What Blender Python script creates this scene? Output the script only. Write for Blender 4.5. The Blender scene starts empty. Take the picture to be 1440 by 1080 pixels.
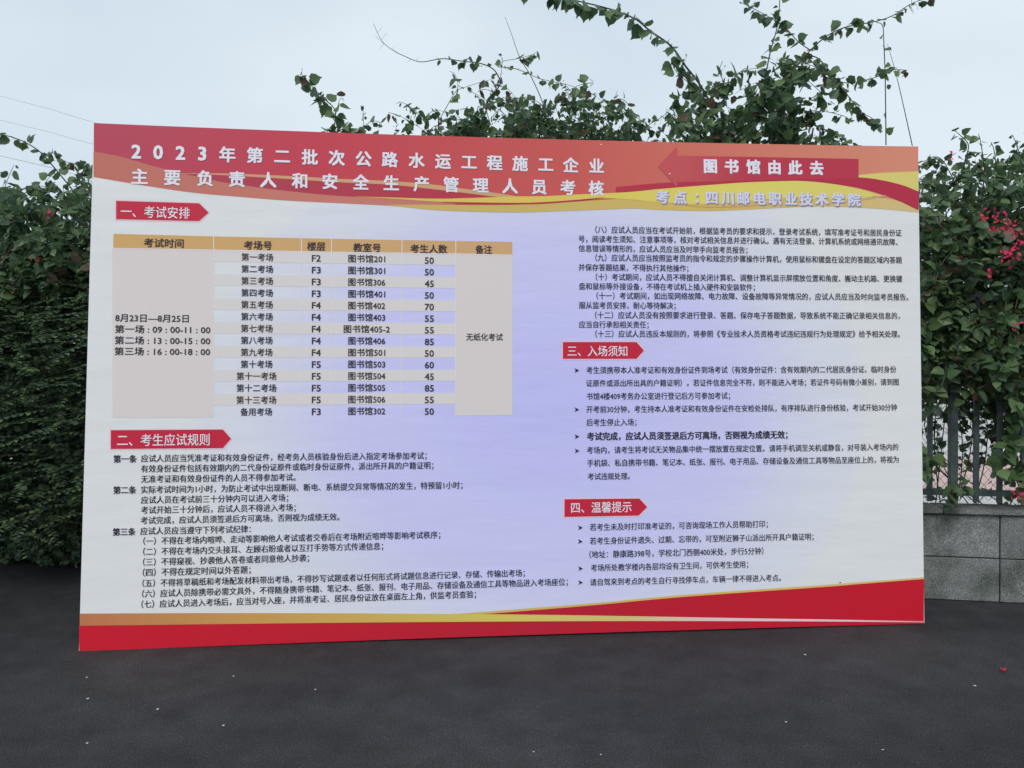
import bpy, bmesh, math, random
import numpy as np
from mathutils import Vector, Matrix

sc = bpy.context.scene
COL = sc.collection
random.seed(7)
RN = np.random.default_rng(11)
R = math.radians

# ------------------------------------------------------------------ camera, sky, sun, exposure
F = 1081.0                      # focal length in pixels of a 1440 wide frame
CAM_H, PITCH = 1.5386, -0.01
cam = bpy.data.cameras.new('camera')
cam.sensor_width = 36.0
cam.lens = F / 1440 * 36.0
cam.clip_start, cam.clip_end = 0.05, 2000
camo = bpy.data.objects.new('camera', cam)
COL.objects.link(camo)
camo.location = (0, 0, CAM_H)
camo.rotation_euler = (math.pi / 2 + PITCH, 0, 0)
sc.camera = camo

SUN_EL, SUN_AZ = 42.0, 200.0    # azimuth clockwise from +y: behind the camera, a little left
world = bpy.data.worlds.new('World')
sc.world = world
world.use_nodes = True
wt = world.node_tree
wt.nodes.clear()
wo = wt.nodes.new('ShaderNodeOutputWorld')
bg = wt.nodes.new('ShaderNodeBackground')
sky = wt.nodes.new('ShaderNodeTexSky')
sky.sky_type = 'NISHITA'
sky.sun_disc = False
sky.sun_elevation = R(SUN_EL)
sky.sun_rotation = R(SUN_AZ)
sky.air_density, sky.dust_density, sky.ozone_density = 1.0, 3.0, 1.0
# an even veil of thin overcast in front of the blue
wc = wt.nodes.new('ShaderNodeTexCoord')
wm = wt.nodes.new('ShaderNodeMapping')
wm.inputs['Scale'].default_value = (1.0, 1.0, 2.2)
wn = wt.nodes.new('ShaderNodeTexNoise')
wn.inputs['Scale'].default_value = 1.6
wn.inputs['Detail'].default_value = 4
wn.inputs['Roughness'].default_value = .45
wr = wt.nodes.new('ShaderNodeMapRange')
wr.inputs[1].default_value, wr.inputs[2].default_value = .3, .7
wr.inputs[3].default_value, wr.inputs[4].default_value = .78, .92
mx = wt.nodes.new('ShaderNodeMix')
mx.data_type = 'RGBA'
vr = wt.nodes.new('ShaderNodeValToRGB')
vr.color_ramp.elements[0].position, vr.color_ramp.elements[1].position = .36, .66
vr.color_ramp.elements[0].color = (6.6, 7.95, 9.0, 1)
vr.color_ramp.elements[1].color = (8.1, 9.0, 9.7, 1)
wt.links.new(wn.outputs['Fac'], vr.inputs[0])
wt.links.new(vr.outputs[0], mx.inputs[7])
wt.links.new(wc.outputs['Generated'], wm.inputs[0])
wt.links.new(wm.outputs[0], wn.inputs['Vector'])
wt.links.new(wn.outputs['Fac'], wr.inputs[0])
wt.links.new(wr.outputs[0], mx.inputs[0])
wt.links.new(sky.outputs[0], mx.inputs[6])
wt.links.new(mx.outputs[2], bg.inputs[0])
bg.inputs[1].default_value = 0.1
wt.links.new(bg.outputs[0], wo.inputs[0])

sun = bpy.data.lights.new('sun', 'SUN')
sun.energy = 1.45
sun.angle = R(25)
sun.color = (1.0, 0.97, 0.93)
suno = bpy.data.objects.new('sun', sun)
COL.objects.link(suno)
az, el = R(SUN_AZ), R(SUN_EL)
sdir = Vector((math.sin(az) * math.cos(el), math.cos(az) * math.cos(el), math.sin(el)))
suno.location = sdir * 30
suno.rotation_euler = sdir.to_track_quat('Z', 'Y').to_euler()

sc.view_settings.view_transform = 'Standard'
sc.view_settings.look = 'None'
sc.view_settings.exposure = 0
sc.view_settings.gamma = 1
sc.view_settings.use_curve_mapping = False
sc.cycles.max_bounces = 6
sc.cycles.transparent_max_bounces = 8

# ------------------------------------------------------------------ helpers
CP, SP = math.cos(PITCH), math.sin(PITCH)

def ray(px, py):
    a, b = (px - 720) / F, (540 - py) / F
    return Vector((a, CP - b * SP, SP + b * CP))

def at(px, py, Y):
    """the point at depth Y (metres in front of the camera) seen at a pixel of the photograph"""
    r = ray(px, py)
    return Vector((0, 0, CAM_H)) + r * (Y / r.y)

def mesh(name, verts, faces, mat, smooth=False):
    me = bpy.data.meshes.new(name)
    me.from_pydata([tuple(v) for v in verts], [], faces)
    if mat:
        me.materials.append(mat)
    if smooth:
        me.polygons.foreach_set('use_smooth', [True] * len(me.polygons))
    me.update()
    return me

def mesh_np(name, V, Fc, mat, smooth=False):
    """V (n,3); Fc (m,k) all faces with k corners"""
    me = bpy.data.meshes.new(name)
    m, k = Fc.shape
    me.vertices.add(len(V))
    me.vertices.foreach_set('co', V.astype(np.float32).ravel())
    me.loops.add(m * k)
    me.loops.foreach_set('vertex_index', Fc.astype(np.int32).ravel())
    me.polygons.add(m)
    me.polygons.foreach_set('loop_start', np.arange(0, m * k, k, dtype=np.int32))
    me.polygons.foreach_set('use_smooth', np.full(m, smooth))
    me.materials.append(mat)
    me.update(calc_edges=True)
    return me

def link(name, me, parent=None, loc=None):
    o = bpy.data.objects.new(name, me)
    COL.objects.link(o)
    if parent:
        o.parent = parent
    if loc is not None:
        o.location = loc
    return o

def tag(o, label=None, cat=None, group=None, kind=None):
    if label: o['label'] = label
    if cat: o['category'] = cat
    if group: o['group'] = group
    if kind: o['kind'] = kind
    return o

def empty(name, loc, label, cat, group=None, rz=0):
    o = bpy.data.objects.new(name, None)
    o.empty_display_size = .1
    COL.objects.link(o)
    o.location = loc
    o.rotation_euler = (0, 0, rz)
    return tag(o, label, cat, group)

def box_data(x0, x1, y0, y1, z0, z1):
    v = [(x0, y0, z0), (x1, y0, z0), (x1, y1, z0), (x0, y1, z0), (x0, y0, z1), (x1, y0, z1), (x1, y1, z1), (x0, y1, z1)]
    f = [(0, 3, 2, 1), (4, 5, 6, 7), (0, 1, 5, 4), (1, 2, 6, 5), (2, 3, 7, 6), (3, 0, 4, 7)]
    return v, f

def box(name, b, mat, parent=None, bevel=0.0, loc=None, segs=1):
    v, f = box_data(*b)
    me = mesh(name, v, f, mat)
    if bevel:
        bm = bmesh.new(); bm.from_mesh(me)
        bmesh.ops.bevel(bm, geom=bm.edges[:], offset=bevel, segments=segs, affect='EDGES', profile=.5)
        bm.to_mesh(me); bm.free()
    return link(name, me, parent, loc)

def catmull(P, n=6):
    P = [Vector(p) for p in P]
    if len(P) < 3:
        return [P[0].lerp(P[-1], i / n) for i in range(n + 1)]
    out = []
    for i in range(len(P) - 1):
        p0 = P[i - 1] if i else P[i] * 2 - P[i + 1]
        p1, p2 = P[i], P[i + 1]
        p3 = P[i + 2] if i + 2 < len(P) else p2 * 2 - p1
        for k in range(n):
            t = k / n
            out.append(.5 * ((2 * p1) + (p2 - p0) * t + (2 * p0 - 5 * p1 + 4 * p2 - p3) * t * t + (3 * p1 - p0 - 3 * p2 + p3) * t ** 3))
    out.append(P[-1].copy())
    return out

def tube_arrays(pts, r0, r1, sides=5):
    """points -> verts (n*sides,3), quads"""
    P = np.array([tuple(p) for p in pts])
    n = len(P)
    T = np.gradient(P, axis=0)
    T /= np.linalg.norm(T, axis=1, keepdims=True) + 1e-9
    ref = np.array([0.31, 0.9, 0.2]); ref /= np.linalg.norm(ref)
    A = np.cross(T, ref); A /= np.linalg.norm(A, axis=1, keepdims=True) + 1e-9
    B = np.cross(T, A)
    rr = np.linspace(r0, r1, n)[:, None, None]
    an = np.arange(sides) / sides * 2 * np.pi
    V = P[:, None, :] + rr * (np.cos(an)[None, :, None] * A[:, None, :] + np.sin(an)[None, :, None] * B[:, None, :])
    V = V.reshape(-1, 3)
    i = np.arange(n - 1)[:, None] * sides
    j = np.arange(sides)[None, :]
    q = np.stack([i + j, i + (j + 1) % sides, i + sides + (j + 1) % sides, i + sides + j], -1).reshape(-1, 4)
    return V, q

class Bag:
    """collects arrays of quads/tris with a constant corner count"""
    def __init__(s): s.V, s.F, s.n = [], [], 0
    def add(s, V, Fc):
        s.V.append(V); s.F.append(Fc + s.n); s.n += len(V)
    def build(s, name, mat, parent=None, loc=None, smooth=False):
        return link(name, mesh_np(name, np.concatenate(s.V), np.concatenate(s.F), mat, smooth), parent, loc)

# ------------------------------------------------------------------ materials
def nodes(name):
    m = bpy.data.materials.new(name)
    m.use_nodes = True
    nt = m.node_tree
    return m, nt, nt.nodes['Principled BSDF'], nt.nodes['Material Output']

def N(nt, typ, **kw):
    n = nt.nodes.new(typ)
    for k, v in kw.items():
        if isinstance(k, str) and hasattr(n, k):
            setattr(n, k, v)
        else:
            n.inputs[k.replace('_', ' ')].default_value = v
    return n

def ramp(nt, stops, interp='LINEAR'):
    r = nt.nodes.new('ShaderNodeValToRGB')
    r.color_ramp.interpolation = interp
    e = r.color_ramp.elements
    while len(e) < len(stops): e.new(.5)
    for i, (p, c) in enumerate(stops):
        e[i].position = p
        e[i].color = (*c, 1)
    return r

def simple(name, col, rough=.6, metal=0, spec=.3, var=.12, scale=8, bump=0.0):
    m, nt, b, o = nodes(name)
    tc = N(nt, 'ShaderNodeTexCoord')
    nz = N(nt, 'ShaderNodeTexNoise', Scale=scale, Detail=5.0)
    nt.links.new(tc.outputs['Object'], nz.inputs['Vector'])
    lo = tuple(c * (1 - var) for c in col); hi = tuple(min(1, c * (1 + var)) for c in col)
    r = ramp(nt, [(.3, lo), (.7, hi)])
    nt.links.new(nz.outputs['Fac'], r.inputs[0])
    nt.links.new(r.outputs[0], b.inputs['Base Color'])
    b.inputs['Roughness'].default_value = rough
    b.inputs['Metallic'].default_value = metal
    b.inputs['Specular IOR Level'].default_value = spec
    if bump:
        bp = N(nt, 'ShaderNodeBump', Strength=bump, Distance=.01)
        nt.links.new(nz.outputs['Fac'], bp.inputs['Height'])
        nt.links.new(bp.outputs[0], b.inputs['Normal'])
    return m

def ink(name, col, rough=.45):
    m, nt, b, o = nodes(name)
    b.inputs['Base Color'].default_value = (*col, 1)
    b.inputs['Roughness'].default_value = rough
    b.inputs['Specular IOR Level'].default_value = .25
    return m

def gradient_ink(name, stops, axis='X', length=5.0, soft=True):
    """print colour that runs along the board (object coordinate X = metres along the board)"""
    m, nt, b, o = nodes(name)
    tc = N(nt, 'ShaderNodeTexCoord')
    sp = N(nt, 'ShaderNodeSeparateXYZ')
    nt.links.new(tc.outputs['Object'], sp.inputs[0])
    mr = N(nt, 'ShaderNodeMapRange')
    mr.inputs[2].default_value = length
    nt.links.new(sp.outputs[axis], mr.inputs[0])
    r = ramp(nt, stops)
    nt.links.new(mr.outputs[0], r.inputs[0])
    nt.links.new(r.outputs[0], b.inputs['Base Color'])
    b.inputs['Roughness'].default_value = .45
    b.inputs['Specular IOR Level'].default_value = .25
    return m

def leaf_mat(name, c0, c1, c2, rough=.42, trans=.22, bronze=None):
    m, nt, b, o = nodes(name)
    oi = N(nt, 'ShaderNodeObjectInfo')
    ge = N(nt, 'ShaderNodeNewGeometry')
    ad = N(nt, 'ShaderNodeMath', operation='ADD')
    fr = N(nt, 'ShaderNodeMath', operation='FRACT')
    nt.links.new(oi.outputs['Random'], ad.inputs[0])
    nt.links.new(ge.outputs['Random Per Island'], ad.inputs[1])
    nt.links.new(ad.outputs[0], fr.inputs[0])
    st = [(0, c0), (.5, c1), (.86, c2)]
    if bronze: st += [(.95, c2), (.97, bronze)]
    r = ramp(nt, st)
    nt.links.new(fr.outputs[0], r.inputs[0])
    tc = N(nt, 'ShaderNodeTexCoord')
    nz = N(nt, 'ShaderNodeTexNoise', Scale=30.0, Detail=2.0)
    nt.links.new(tc.outputs['Object'], nz.inputs['Vector'])
    hs = N(nt, 'ShaderNodeHueSaturation')
    mr = N(nt, 'ShaderNodeMapRange')
    mr.inputs[3].default_value, mr.inputs[4].default_value = .7, 1.3
    nt.links.new(nz.outputs['Fac'], mr.inputs[0])
    nt.links.new(mr.outputs[0], hs.inputs['Value'])
    nt.links.new(r.outputs[0], hs.inputs['Color'])
    nt.links.new(hs.outputs[0], b.inputs['Base Color'])
    b.inputs['Roughness'].default_value = rough
    b.inputs['Specular IOR Level'].default_value = .35
    tr = N(nt, 'ShaderNodeBsdfTranslucent')
    hs2 = N(nt, 'ShaderNodeHueSaturation', Value=1.5)
    nt.links.new(hs.outputs[0], hs2.inputs['Color'])
    nt.links.new(hs2.outputs[0], tr.inputs[0])
    ms = N(nt, 'ShaderNodeMixShader', Fac=trans)
    nt.links.new(b.outputs[0], ms.inputs[1])
    nt.links.new(tr.outputs[0], ms.inputs[2])
    nt.links.new(ms.outputs[0], o.inputs[0])
    return m

M_leaf = leaf_mat('bougainvillea_leaf', (.060, .106, .062), (.090, .150, .075), (.13, .20, .082), trans=.3, bronze=(.11, .075, .05))
M_leaf_paler = leaf_mat('paler_leaf', (.075, .13, .065), (.11, .18, .07), (.14, .22, .08), trans=.3)  # lighter green than the other bougainvillea leaves, used more often low down
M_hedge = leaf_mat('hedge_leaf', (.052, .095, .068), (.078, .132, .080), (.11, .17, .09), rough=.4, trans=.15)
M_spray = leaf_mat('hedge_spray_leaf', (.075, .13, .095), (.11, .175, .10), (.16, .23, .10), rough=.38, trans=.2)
M_bract = leaf_mat('flower_bract', (.66, .04, .09), (.78, .07, .22), (.72, .07, .10), rough=.6, trans=.35)
M_bark = simple('cane_bark', (.075, .062, .05), .8, var=.4, scale=40, bump=.5)
M_twig = simple('green_twig', (.07, .085, .055), .7, var=.3, scale=40)

# asphalt
def asphalt():
    m, nt, b, o = nodes('asphalt')
    tc = N(nt, 'ShaderNodeTexCoord')
    def nz(s, d, rgh=.6):
        n = N(nt, 'ShaderNodeTexNoise', Scale=s, Detail=d, Roughness=rgh)
        nt.links.new(tc.outputs['Object'], n.inputs['Vector'])
        return n
    big, mid, fine = nz(.55, 4.0), nz(5.0, 6.0), nz(150.0, 3.0, .75)
    vo = N(nt, 'ShaderNodeTexVoronoi', Scale=260.0)
    nt.links.new(tc.outputs['Object'], vo.inputs['Vector'])
    r1 = ramp(nt, [(.33, (.030, .031, .034)), (.68, (.058, .059, .062))])
    nt.links.new(big.outputs['Fac'], r1.inputs[0])
    r2 = ramp(nt, [(.3, (.72, .72, .73)), (.7, (1.22, 1.21, 1.2))])
    nt.links.new(mid.outputs['Fac'], r2.inputs[0])
    r3 = ramp(nt, [(.38, (.42, .42, .42)), (.52, (.94, .94, .94)), (.64, (1.85, 1.85, 1.85))])
    nt.links.new(fine.outputs['Fac'], r3.inputs[0])
    # single pale stones in the binder
    r4 = ramp(nt, [(0, (2.6, 2.6, 2.6)), (.02, (1.9, 1.9, 1.9)), (.035, (1, 1, 1))])
    sepc = N(nt, 'ShaderNodeSeparateColor')
    nt.links.new(vo.outputs['Color'], sepc.inputs[0])
    nt.links.new(sepc.outputs[0], r4.inputs[0])
    cur = r1
    for r in (r2, r3, r4):
        mm = N(nt, 'ShaderNodeMix', data_type='RGBA', blend_type='MULTIPLY')
        mm.inputs[0].default_value = 1
        nt.links.new(cur.outputs[2] if cur.bl_idname == 'ShaderNodeMix' else cur.outputs[0], mm.inputs[6])
        nt.links.new(r.outputs[0], mm.inputs[7])
        cur = mm
    nt.links.new(cur.outputs[2], b.inputs['Base Color'])
    b.inputs['Roughness'].default_value = .78
    b.inputs['Specular IOR Level'].default_value = .28
    bp = N(nt, 'ShaderNodeBump', Strength=.9, Distance=.006)
    nt.links.new(fine.outputs['Fac'], bp.inputs['Height'])
    bp2 = N(nt, 'ShaderNodeBump', Strength=.6, Distance=.004)
    nt.links.new(vo.outputs['Distance'], bp2.inputs['Height'])
    nt.links.new(bp.outputs[0], bp2.inputs['Normal'])
    nt.links.new(bp2.outputs[0], b.inputs['Normal'])
    return m
M_asphalt = asphalt()

def granite():
    m, nt, b, o = nodes('bush_hammered_granite')
    tc = N(nt, 'ShaderNodeTexCoord')
    oi = N(nt, 'ShaderNodeObjectInfo')
    ad = N(nt, 'ShaderNodeVectorMath', operation='ADD')
    nt.links.new(tc.outputs['Object'], ad.inputs[0])
    nt.links.new(oi.outputs['Location'], ad.inputs[1])
    n1 = N(nt, 'ShaderNodeTexNoise', Scale=140.0, Detail=3.0, Roughness=.8)
    n2 = N(nt, 'ShaderNodeTexNoise', Scale=3.0, Detail=5.0)
    n3 = N(nt, 'ShaderNodeTexNoise', Scale=14.0, Detail=6.0)
    for n in (n1, n2, n3): nt.links.new(ad.outputs[0], n.inputs['Vector'])
    r1 = ramp(nt, [(.34, (.085, .09, .095)), (.5, (.22, .223, .22)), (.66, (.42, .425, .42))])
    nt.links.new(n1.outputs['Fac'], r1.inputs[0])
    r2 = ramp(nt, [(.36, (.50, .56, .50)), (.5, (.88, .90, .88)), (.65, (1.1, 1.1, 1.1))])
    nt.links.new(n2.outputs['Fac'], r2.inputs[0])
    r3 = ramp(nt, [(.3, (.8, .8, .8)), (.6, (1.05, 1.05, 1.05))])
    nt.links.new(n3.outputs['Fac'], r3.inputs[0])
    m1 = N(nt, 'ShaderNodeMix', data_type='RGBA', blend_type='MULTIPLY'); m1.inputs[0].default_value = 1
    m2 = N(nt, 'ShaderNodeMix', data_type='RGBA', blend_type='MULTIPLY'); m2.inputs[0].default_value = 1
    nt.links.new(r1.outputs[0], m1.inputs[6]); nt.links.new(r2.outputs[0], m1.inputs[7])
    nt.links.new(m1.outputs[2], m2.inputs[6]); nt.links.new(r3.outputs[0], m2.inputs[7])
    # each slab a touch lighter or darker
    hv = N(nt, 'ShaderNodeHueSaturation')
    mr = N(nt, 'ShaderNodeMapRange'); mr.inputs[3].default_value, mr.inputs[4].default_value = .86, 1.12
    nt.links.new(oi.outputs['Random'], mr.inputs[0]); nt.links.new(mr.outputs[0], hv.inputs['Value'])
    nt.links.new(m2.outputs[2], hv.inputs['Color'])
    nt.links.new(hv.outputs[0], b.inputs['Base Color'])
    b.inputs['Roughness'].default_value = .85
    b.inputs['Specular IOR Level'].default_value = .2
    bp = N(nt, 'ShaderNodeBump', Strength=.8, Distance=.004)
    nt.links.new(n1.outputs['Fac'], bp.inputs['Height'])
    nt.links.new(bp.outputs[0], b.inputs['Normal'])
    return m
M_granite = granite()
M_mortar = simple('dark_mortar', (.06, .068, .058), .95, var=.5, scale=12, bump=.6)
M_fence = simple('dark_green_steel', (.055, .078, .078), .5, spec=.4, var=.3, scale=25, bump=.15)
M_wire = simple('mesh_wire', (.035, .045, .045), .55, metal=.2, var=.2)
M_steel = simple('galvanised_tube', (.32, .33, .34), .45, metal=.7, var=.15, scale=30)
M_back = simple('banner_back', (.62, .62, .60), .8, var=.05)
M_soil = simple('planting_soil', (.04, .033, .026), .95, var=.5, scale=9, bump=.9)
M_court = simple('pink_court_surface', (.56, .40, .37), .85, var=.1, scale=3)
M_paving = simple('pale_paving', (.52, .51, .49), .85, var=.12, scale=3, bump=.1)
M_petal = simple('white_petal', (.75, .74, .70), .7, var=.1, scale=60)
M_cable = simple('cable_sheath', (.36, .40, .45), .6, var=.05)
M_concrete = simple('pole_concrete', (.34, .33, .32), .9, var=.15, scale=6, bump=.2)
M_render = simple('pale_wall_render', (.70, .71, .72), .85, var=.06, scale=1.2)
M_glass = simple('dark_window_glass', (.06, .08, .10), .08, spec=.8, var=.1)
M_rooftile = simple('grey_roof', (.22, .22, .23), .8, var=.15, scale=4)

# ------------------------------------------------------------------ ground
def sheet(name, x0, x1, y0, y1, z, mat, nx=1, ny=1):
    xs, ys = np.linspace(x0, x1, nx + 1), np.linspace(y0, y1, ny + 1)
    v = [(x, y, z) for y in ys for x in xs]
    f = [(j * (nx + 1) + i, j * (nx + 1) + i + 1, (j + 1) * (nx + 1) + i + 1, (j + 1) * (nx + 1) + i) for j in range(ny) for i in range(nx)]
    return link(name, mesh(name, v, f, mat))
tag(sheet('asphalt_ground', -600, 600, -600, 900, 0, M_asphalt), 'dark grey asphalt yard in front of the board', kind='structure')

# wall line: passes these two points, receding to the left
WA, WB = Vector((3.45, 5.19, 0)), Vector((2.84, 5.29, 0))
WD = (WB - WA).normalized()              # pointing left
WN = Vector((WD.y, -WD.x, 0))            # pointing away from the camera
if WN.y < 0: WN = -WN
WROT = math.atan2(-WD.y, -WD.x)          # rotation of a frame whose +x runs right along the wall
def wallpt(s, d=0, z=0):                 # s metres to the right of WA, d metres behind the wall face
    p = WA - WD * s + WN * d
    return Vector((p.x, p.y, z))
WALL_L, WALL_R = -10.2, 3.0
def wsheet(name, s0, s1, d0, d1, z, mat, label):
    v = [wallpt(s0, d0, z), wallpt(s1, d0, z), wallpt(s1, d1, z), wallpt(s0, d1, z)]
    return tag(link(name, mesh(name, v, [(0, 1, 2, 3)], mat)), label, kind='structure')
wsheet('planting_bed', WALL_L, WALL_R, .24, 1.9, .012, M_soil, 'dark soil bed behind the low wall')
wsheet('paved_path', -30, 40, 1.9, 5.0, .010, M_paving, 'pale paved path beyond the fence')
wsheet('paved_yard', -30, 40, 10.0, 26.0, .011, M_paving, 'pale paved yard beyond the pink court')
wsheet('sports_court', -30, 40, 5.0, 10.0, .014, M_court, 'pinkish court surface beyond the path')

# ------------------------------------------------------------------ low granite wall
wall = empty('low_wall', wallpt(0), 'low grey granite clad wall under the metal fence behind the board', 'wall', rz=WROT)
H_WALL = .633
v, f = box_data(WALL_L, WALL_R, .022, .22, 0, H_WALL - .035)
link('core', mesh('core', v, f, M_mortar), wall)
SLW, SLH = .60, (H_WALL - .04) / 2
slab_meshes = []
for k in range(4):
    v, f = box_data(0, SLW - .007, 0, .03, 0, SLH - .006)
    me = mesh('stone_slab', v, f, M_granite)
    bm = bmesh.new(); bm.from_mesh(me)
    bmesh.ops.bevel(bm, geom=bm.edges[:], offset=.003 + .0008 * k, segments=1, affect='EDGES')
    bm.to_mesh(me); bm.free()
    slab_meshes.append(me)
S0 = -.135                               # a joint seen at pixel 1408
n0 = math.ceil((WALL_L - S0) / SLW); n1 = math.floor((WALL_R - S0) / SLW)
for i in range(n0, n1):
    for r in range(2):
        o = link('stone_slab', slab_meshes[(i * 3 + r) % 4], wall,
                 (S0 + i * SLW + .0035, random.uniform(-.004, .003), .004 + r * SLH))
        o.rotation_euler = (0, random.uniform(-.0025, .0025), random.uniform(-.004, .004))
CL = 1.2
ncap = int((WALL_R - WALL_L) / CL)
v, f = box_data(0, CL - .006, -.028, .25, 0, .034)
cme = mesh('coping_stone', v, f, M_granite)
bm = bmesh.new(); bm.from_mesh(cme)
bmesh.ops.bevel(bm, geom=bm.edges[:], offset=.005, segments=2, affect='EDGES'); bm.to_mesh(cme); bm.free()
for i in range(ncap):
    o = link('coping_stone', cme, wall, (WALL_L + i * CL + .1, random.uniform(-.003, .003), H_WALL - .0345))

# ------------------------------------------------------------------ metal fence on the wall
fence = empty('metal_fence', wallpt(0, .11, H_WALL), 'dark green steel picket fence with diamond wire mesh on the granite wall', 'fence', rz=WROT)
FH = 1.55
bay = 2.1
PS = -.395                               # post seen at pixel 1331
pv, pf = box_data(-.026, .026, -.026, .026, .001, FH)
pme = mesh('post', pv, pf, M_fence)
bm = bmesh.new(); bm.from_mesh(pme); bmesh.ops.bevel(bm, geom=bm.edges[:], offset=.004, segments=2, affect='EDGES'); bm.to_mesh(pme); bm.free()
kv, kf = box_data(-.016, .016, -.012, .012, .03, FH - .06)
kme = mesh('picket', kv, kf, M_fence)
fv, ff = box_data(-.045, .045, -.045, .045, 0, .008)
fme = mesh('base_plate', fv, ff, M_fence)
rails = Bag()
ip0, ip1 = math.ceil((WALL_L + .1 - PS) / bay), math.floor((WALL_R - .1 - PS) / bay)
for i in range(ip0, ip1 + 1):
    s = PS + i * bay
    p = link('post', pme, fence, (s, 0, 0))
    b_ = link('base_plate', fme, p)
    if i < ip1:
        for zz, nm in ((.075, 'rail'), (FH - .12, 'rail')):
            box('rail', (s + .0265, s + bay - .0265, -.017, .017, zz, zz + .042), M_fence, fence)
        k = 1
        while k * .15 < bay - .05:
            link('picket', kme, fence, (s + k * .15, 0, 0))
            k += 1
# chain link mesh: two families of straight wires just behind the pickets
bagm = Bag()
pitch_w = .062
zb, zt = .04, FH - .1
hh = zt - zb
x = WALL_L
while x < WALL_R:
    for sgn, dy in ((1, .020), (-1, .0235)):
        xa, xb = x, x + sgn * hh * .85
        V, q = tube_arrays([Vector((xa, dy, zb)), Vector(((xa + xb) / 2, dy, (zb + zt) / 2)), Vector((xb, dy, zt))], .0015, .0015, 3)
        bagm.add(V, q)
    x += pitch_w
mo = bagm.build('wire_mesh', M_wire, fence)

# ------------------------------------------------------------------ pale building beyond the court
bd = empty('building', (14, 34, 0), 'pale low building glimpsed through the fence far behind', 'building')
box('wall', (-12, 14, 0, 8, 0, 4.2), M_render, bd)
box('roof', (-12.4, 14.4, -.5, 8.5, 4.21, 4.5), M_rooftile, bd)
for i in range(8):
    w = box('window', (-10.5 + i * 3, -8.9 + i * 3, -.04, .03, 1.9, 3.3), M_steel, bd)
    box('pane', (-10.42 + i * 3, -8.98 + i * 3, -.06, -.045, 1.98, 3.22), M_glass, w)

# ------------------------------------------------------------------ notice board
YAW, LEAN = 0.0923, 0.0476
BO = Vector((-2.4101, 4.2938, 0))
be = Vector((math.cos(YAW), math.sin(YAW), 0))
bn = Vector((-math.sin(YAW), math.cos(YAW), 0))
bt = bn * math.sin(LEAN) + Vector((0, 0, 1)) * math.cos(LEAN)
by_ = bn * math.cos(LEAN) - Vector((0, 0, 1)) * math.sin(LEAN)
board = empty('notice_board', BO, 'large white examination notice board with red top and bottom bands standing on asphalt', 'notice board')
mat3 = Matrix((be, by_, bt)).transposed()
board.rotation_euler = mat3.to_euler()

def st(px, py):
    """pixel of the photograph -> metres (along, up) on the sheet's plane"""
    r = ray(px, py)
    o = Vector((0, 0, CAM_H)) - BO
    k = -o.dot(by_) / r.dot(by_)
    p = o + r * k
    return np.array([p.dot(be), p.dot(bt)])

def topY(x):
    t = (x - 132) / 1159
    return 173 + 33 * t + 4 * 4.5 * t * (1 - t)
def botY(x):
    t = (x - 111) / 1189
    return 916 - 39 * t - 4 * 2.4 * t * (1 - t)
def follow(x0, y0, x1):
    """the height at x1 of a printed line that passes x0,y0"""
    v = (y0 - topY(x0)) / (botY(x0) - topY(x0))
    return topY(x1) + v * (botY(x1) - topY(x1))

# the stretched vinyl sheet
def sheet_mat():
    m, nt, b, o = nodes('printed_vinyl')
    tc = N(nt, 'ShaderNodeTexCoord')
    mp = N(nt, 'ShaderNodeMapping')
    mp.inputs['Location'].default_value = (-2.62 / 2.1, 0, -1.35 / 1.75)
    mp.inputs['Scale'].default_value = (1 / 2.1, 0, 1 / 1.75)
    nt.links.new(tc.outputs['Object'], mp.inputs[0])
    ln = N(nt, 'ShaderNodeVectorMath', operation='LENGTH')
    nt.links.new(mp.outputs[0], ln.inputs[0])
    r = ramp(nt, [(.05, (.60, .585, .99)), (.5, (.66, .65, .98)), (.9, (.77, .78, .86)), (1.0, (.81, .81, .82))])  # lavender centre imitates lens colour shading, put into the sheet's base colour
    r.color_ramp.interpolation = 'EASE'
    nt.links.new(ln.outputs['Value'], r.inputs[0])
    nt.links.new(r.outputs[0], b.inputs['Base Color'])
    b.inputs['Roughness'].default_value = .42
    b.inputs['Specular IOR Level'].default_value = .3
    n1 = N(nt, 'ShaderNodeTexNoise', Scale=2.2, Detail=3.0)
    mp2 = N(nt, 'ShaderNodeMapping')
    mp2.inputs['Scale'].default_value = (.6, 1, 2.4)
    nt.links.new(tc.outputs['Object'], mp2.inputs[0])
    nt.links.new(mp2.outputs[0], n1.inputs['Vector'])
    bp = N(nt, 'ShaderNodeBump', Strength=.35, Distance=.02)
    nt.links.new(n1.outputs['Fac'], bp.inputs['Height'])
    nt.links.new(bp.outputs[0], b.inputs['Normal'])
    return m
M_sheet = sheet_mat()

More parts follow.
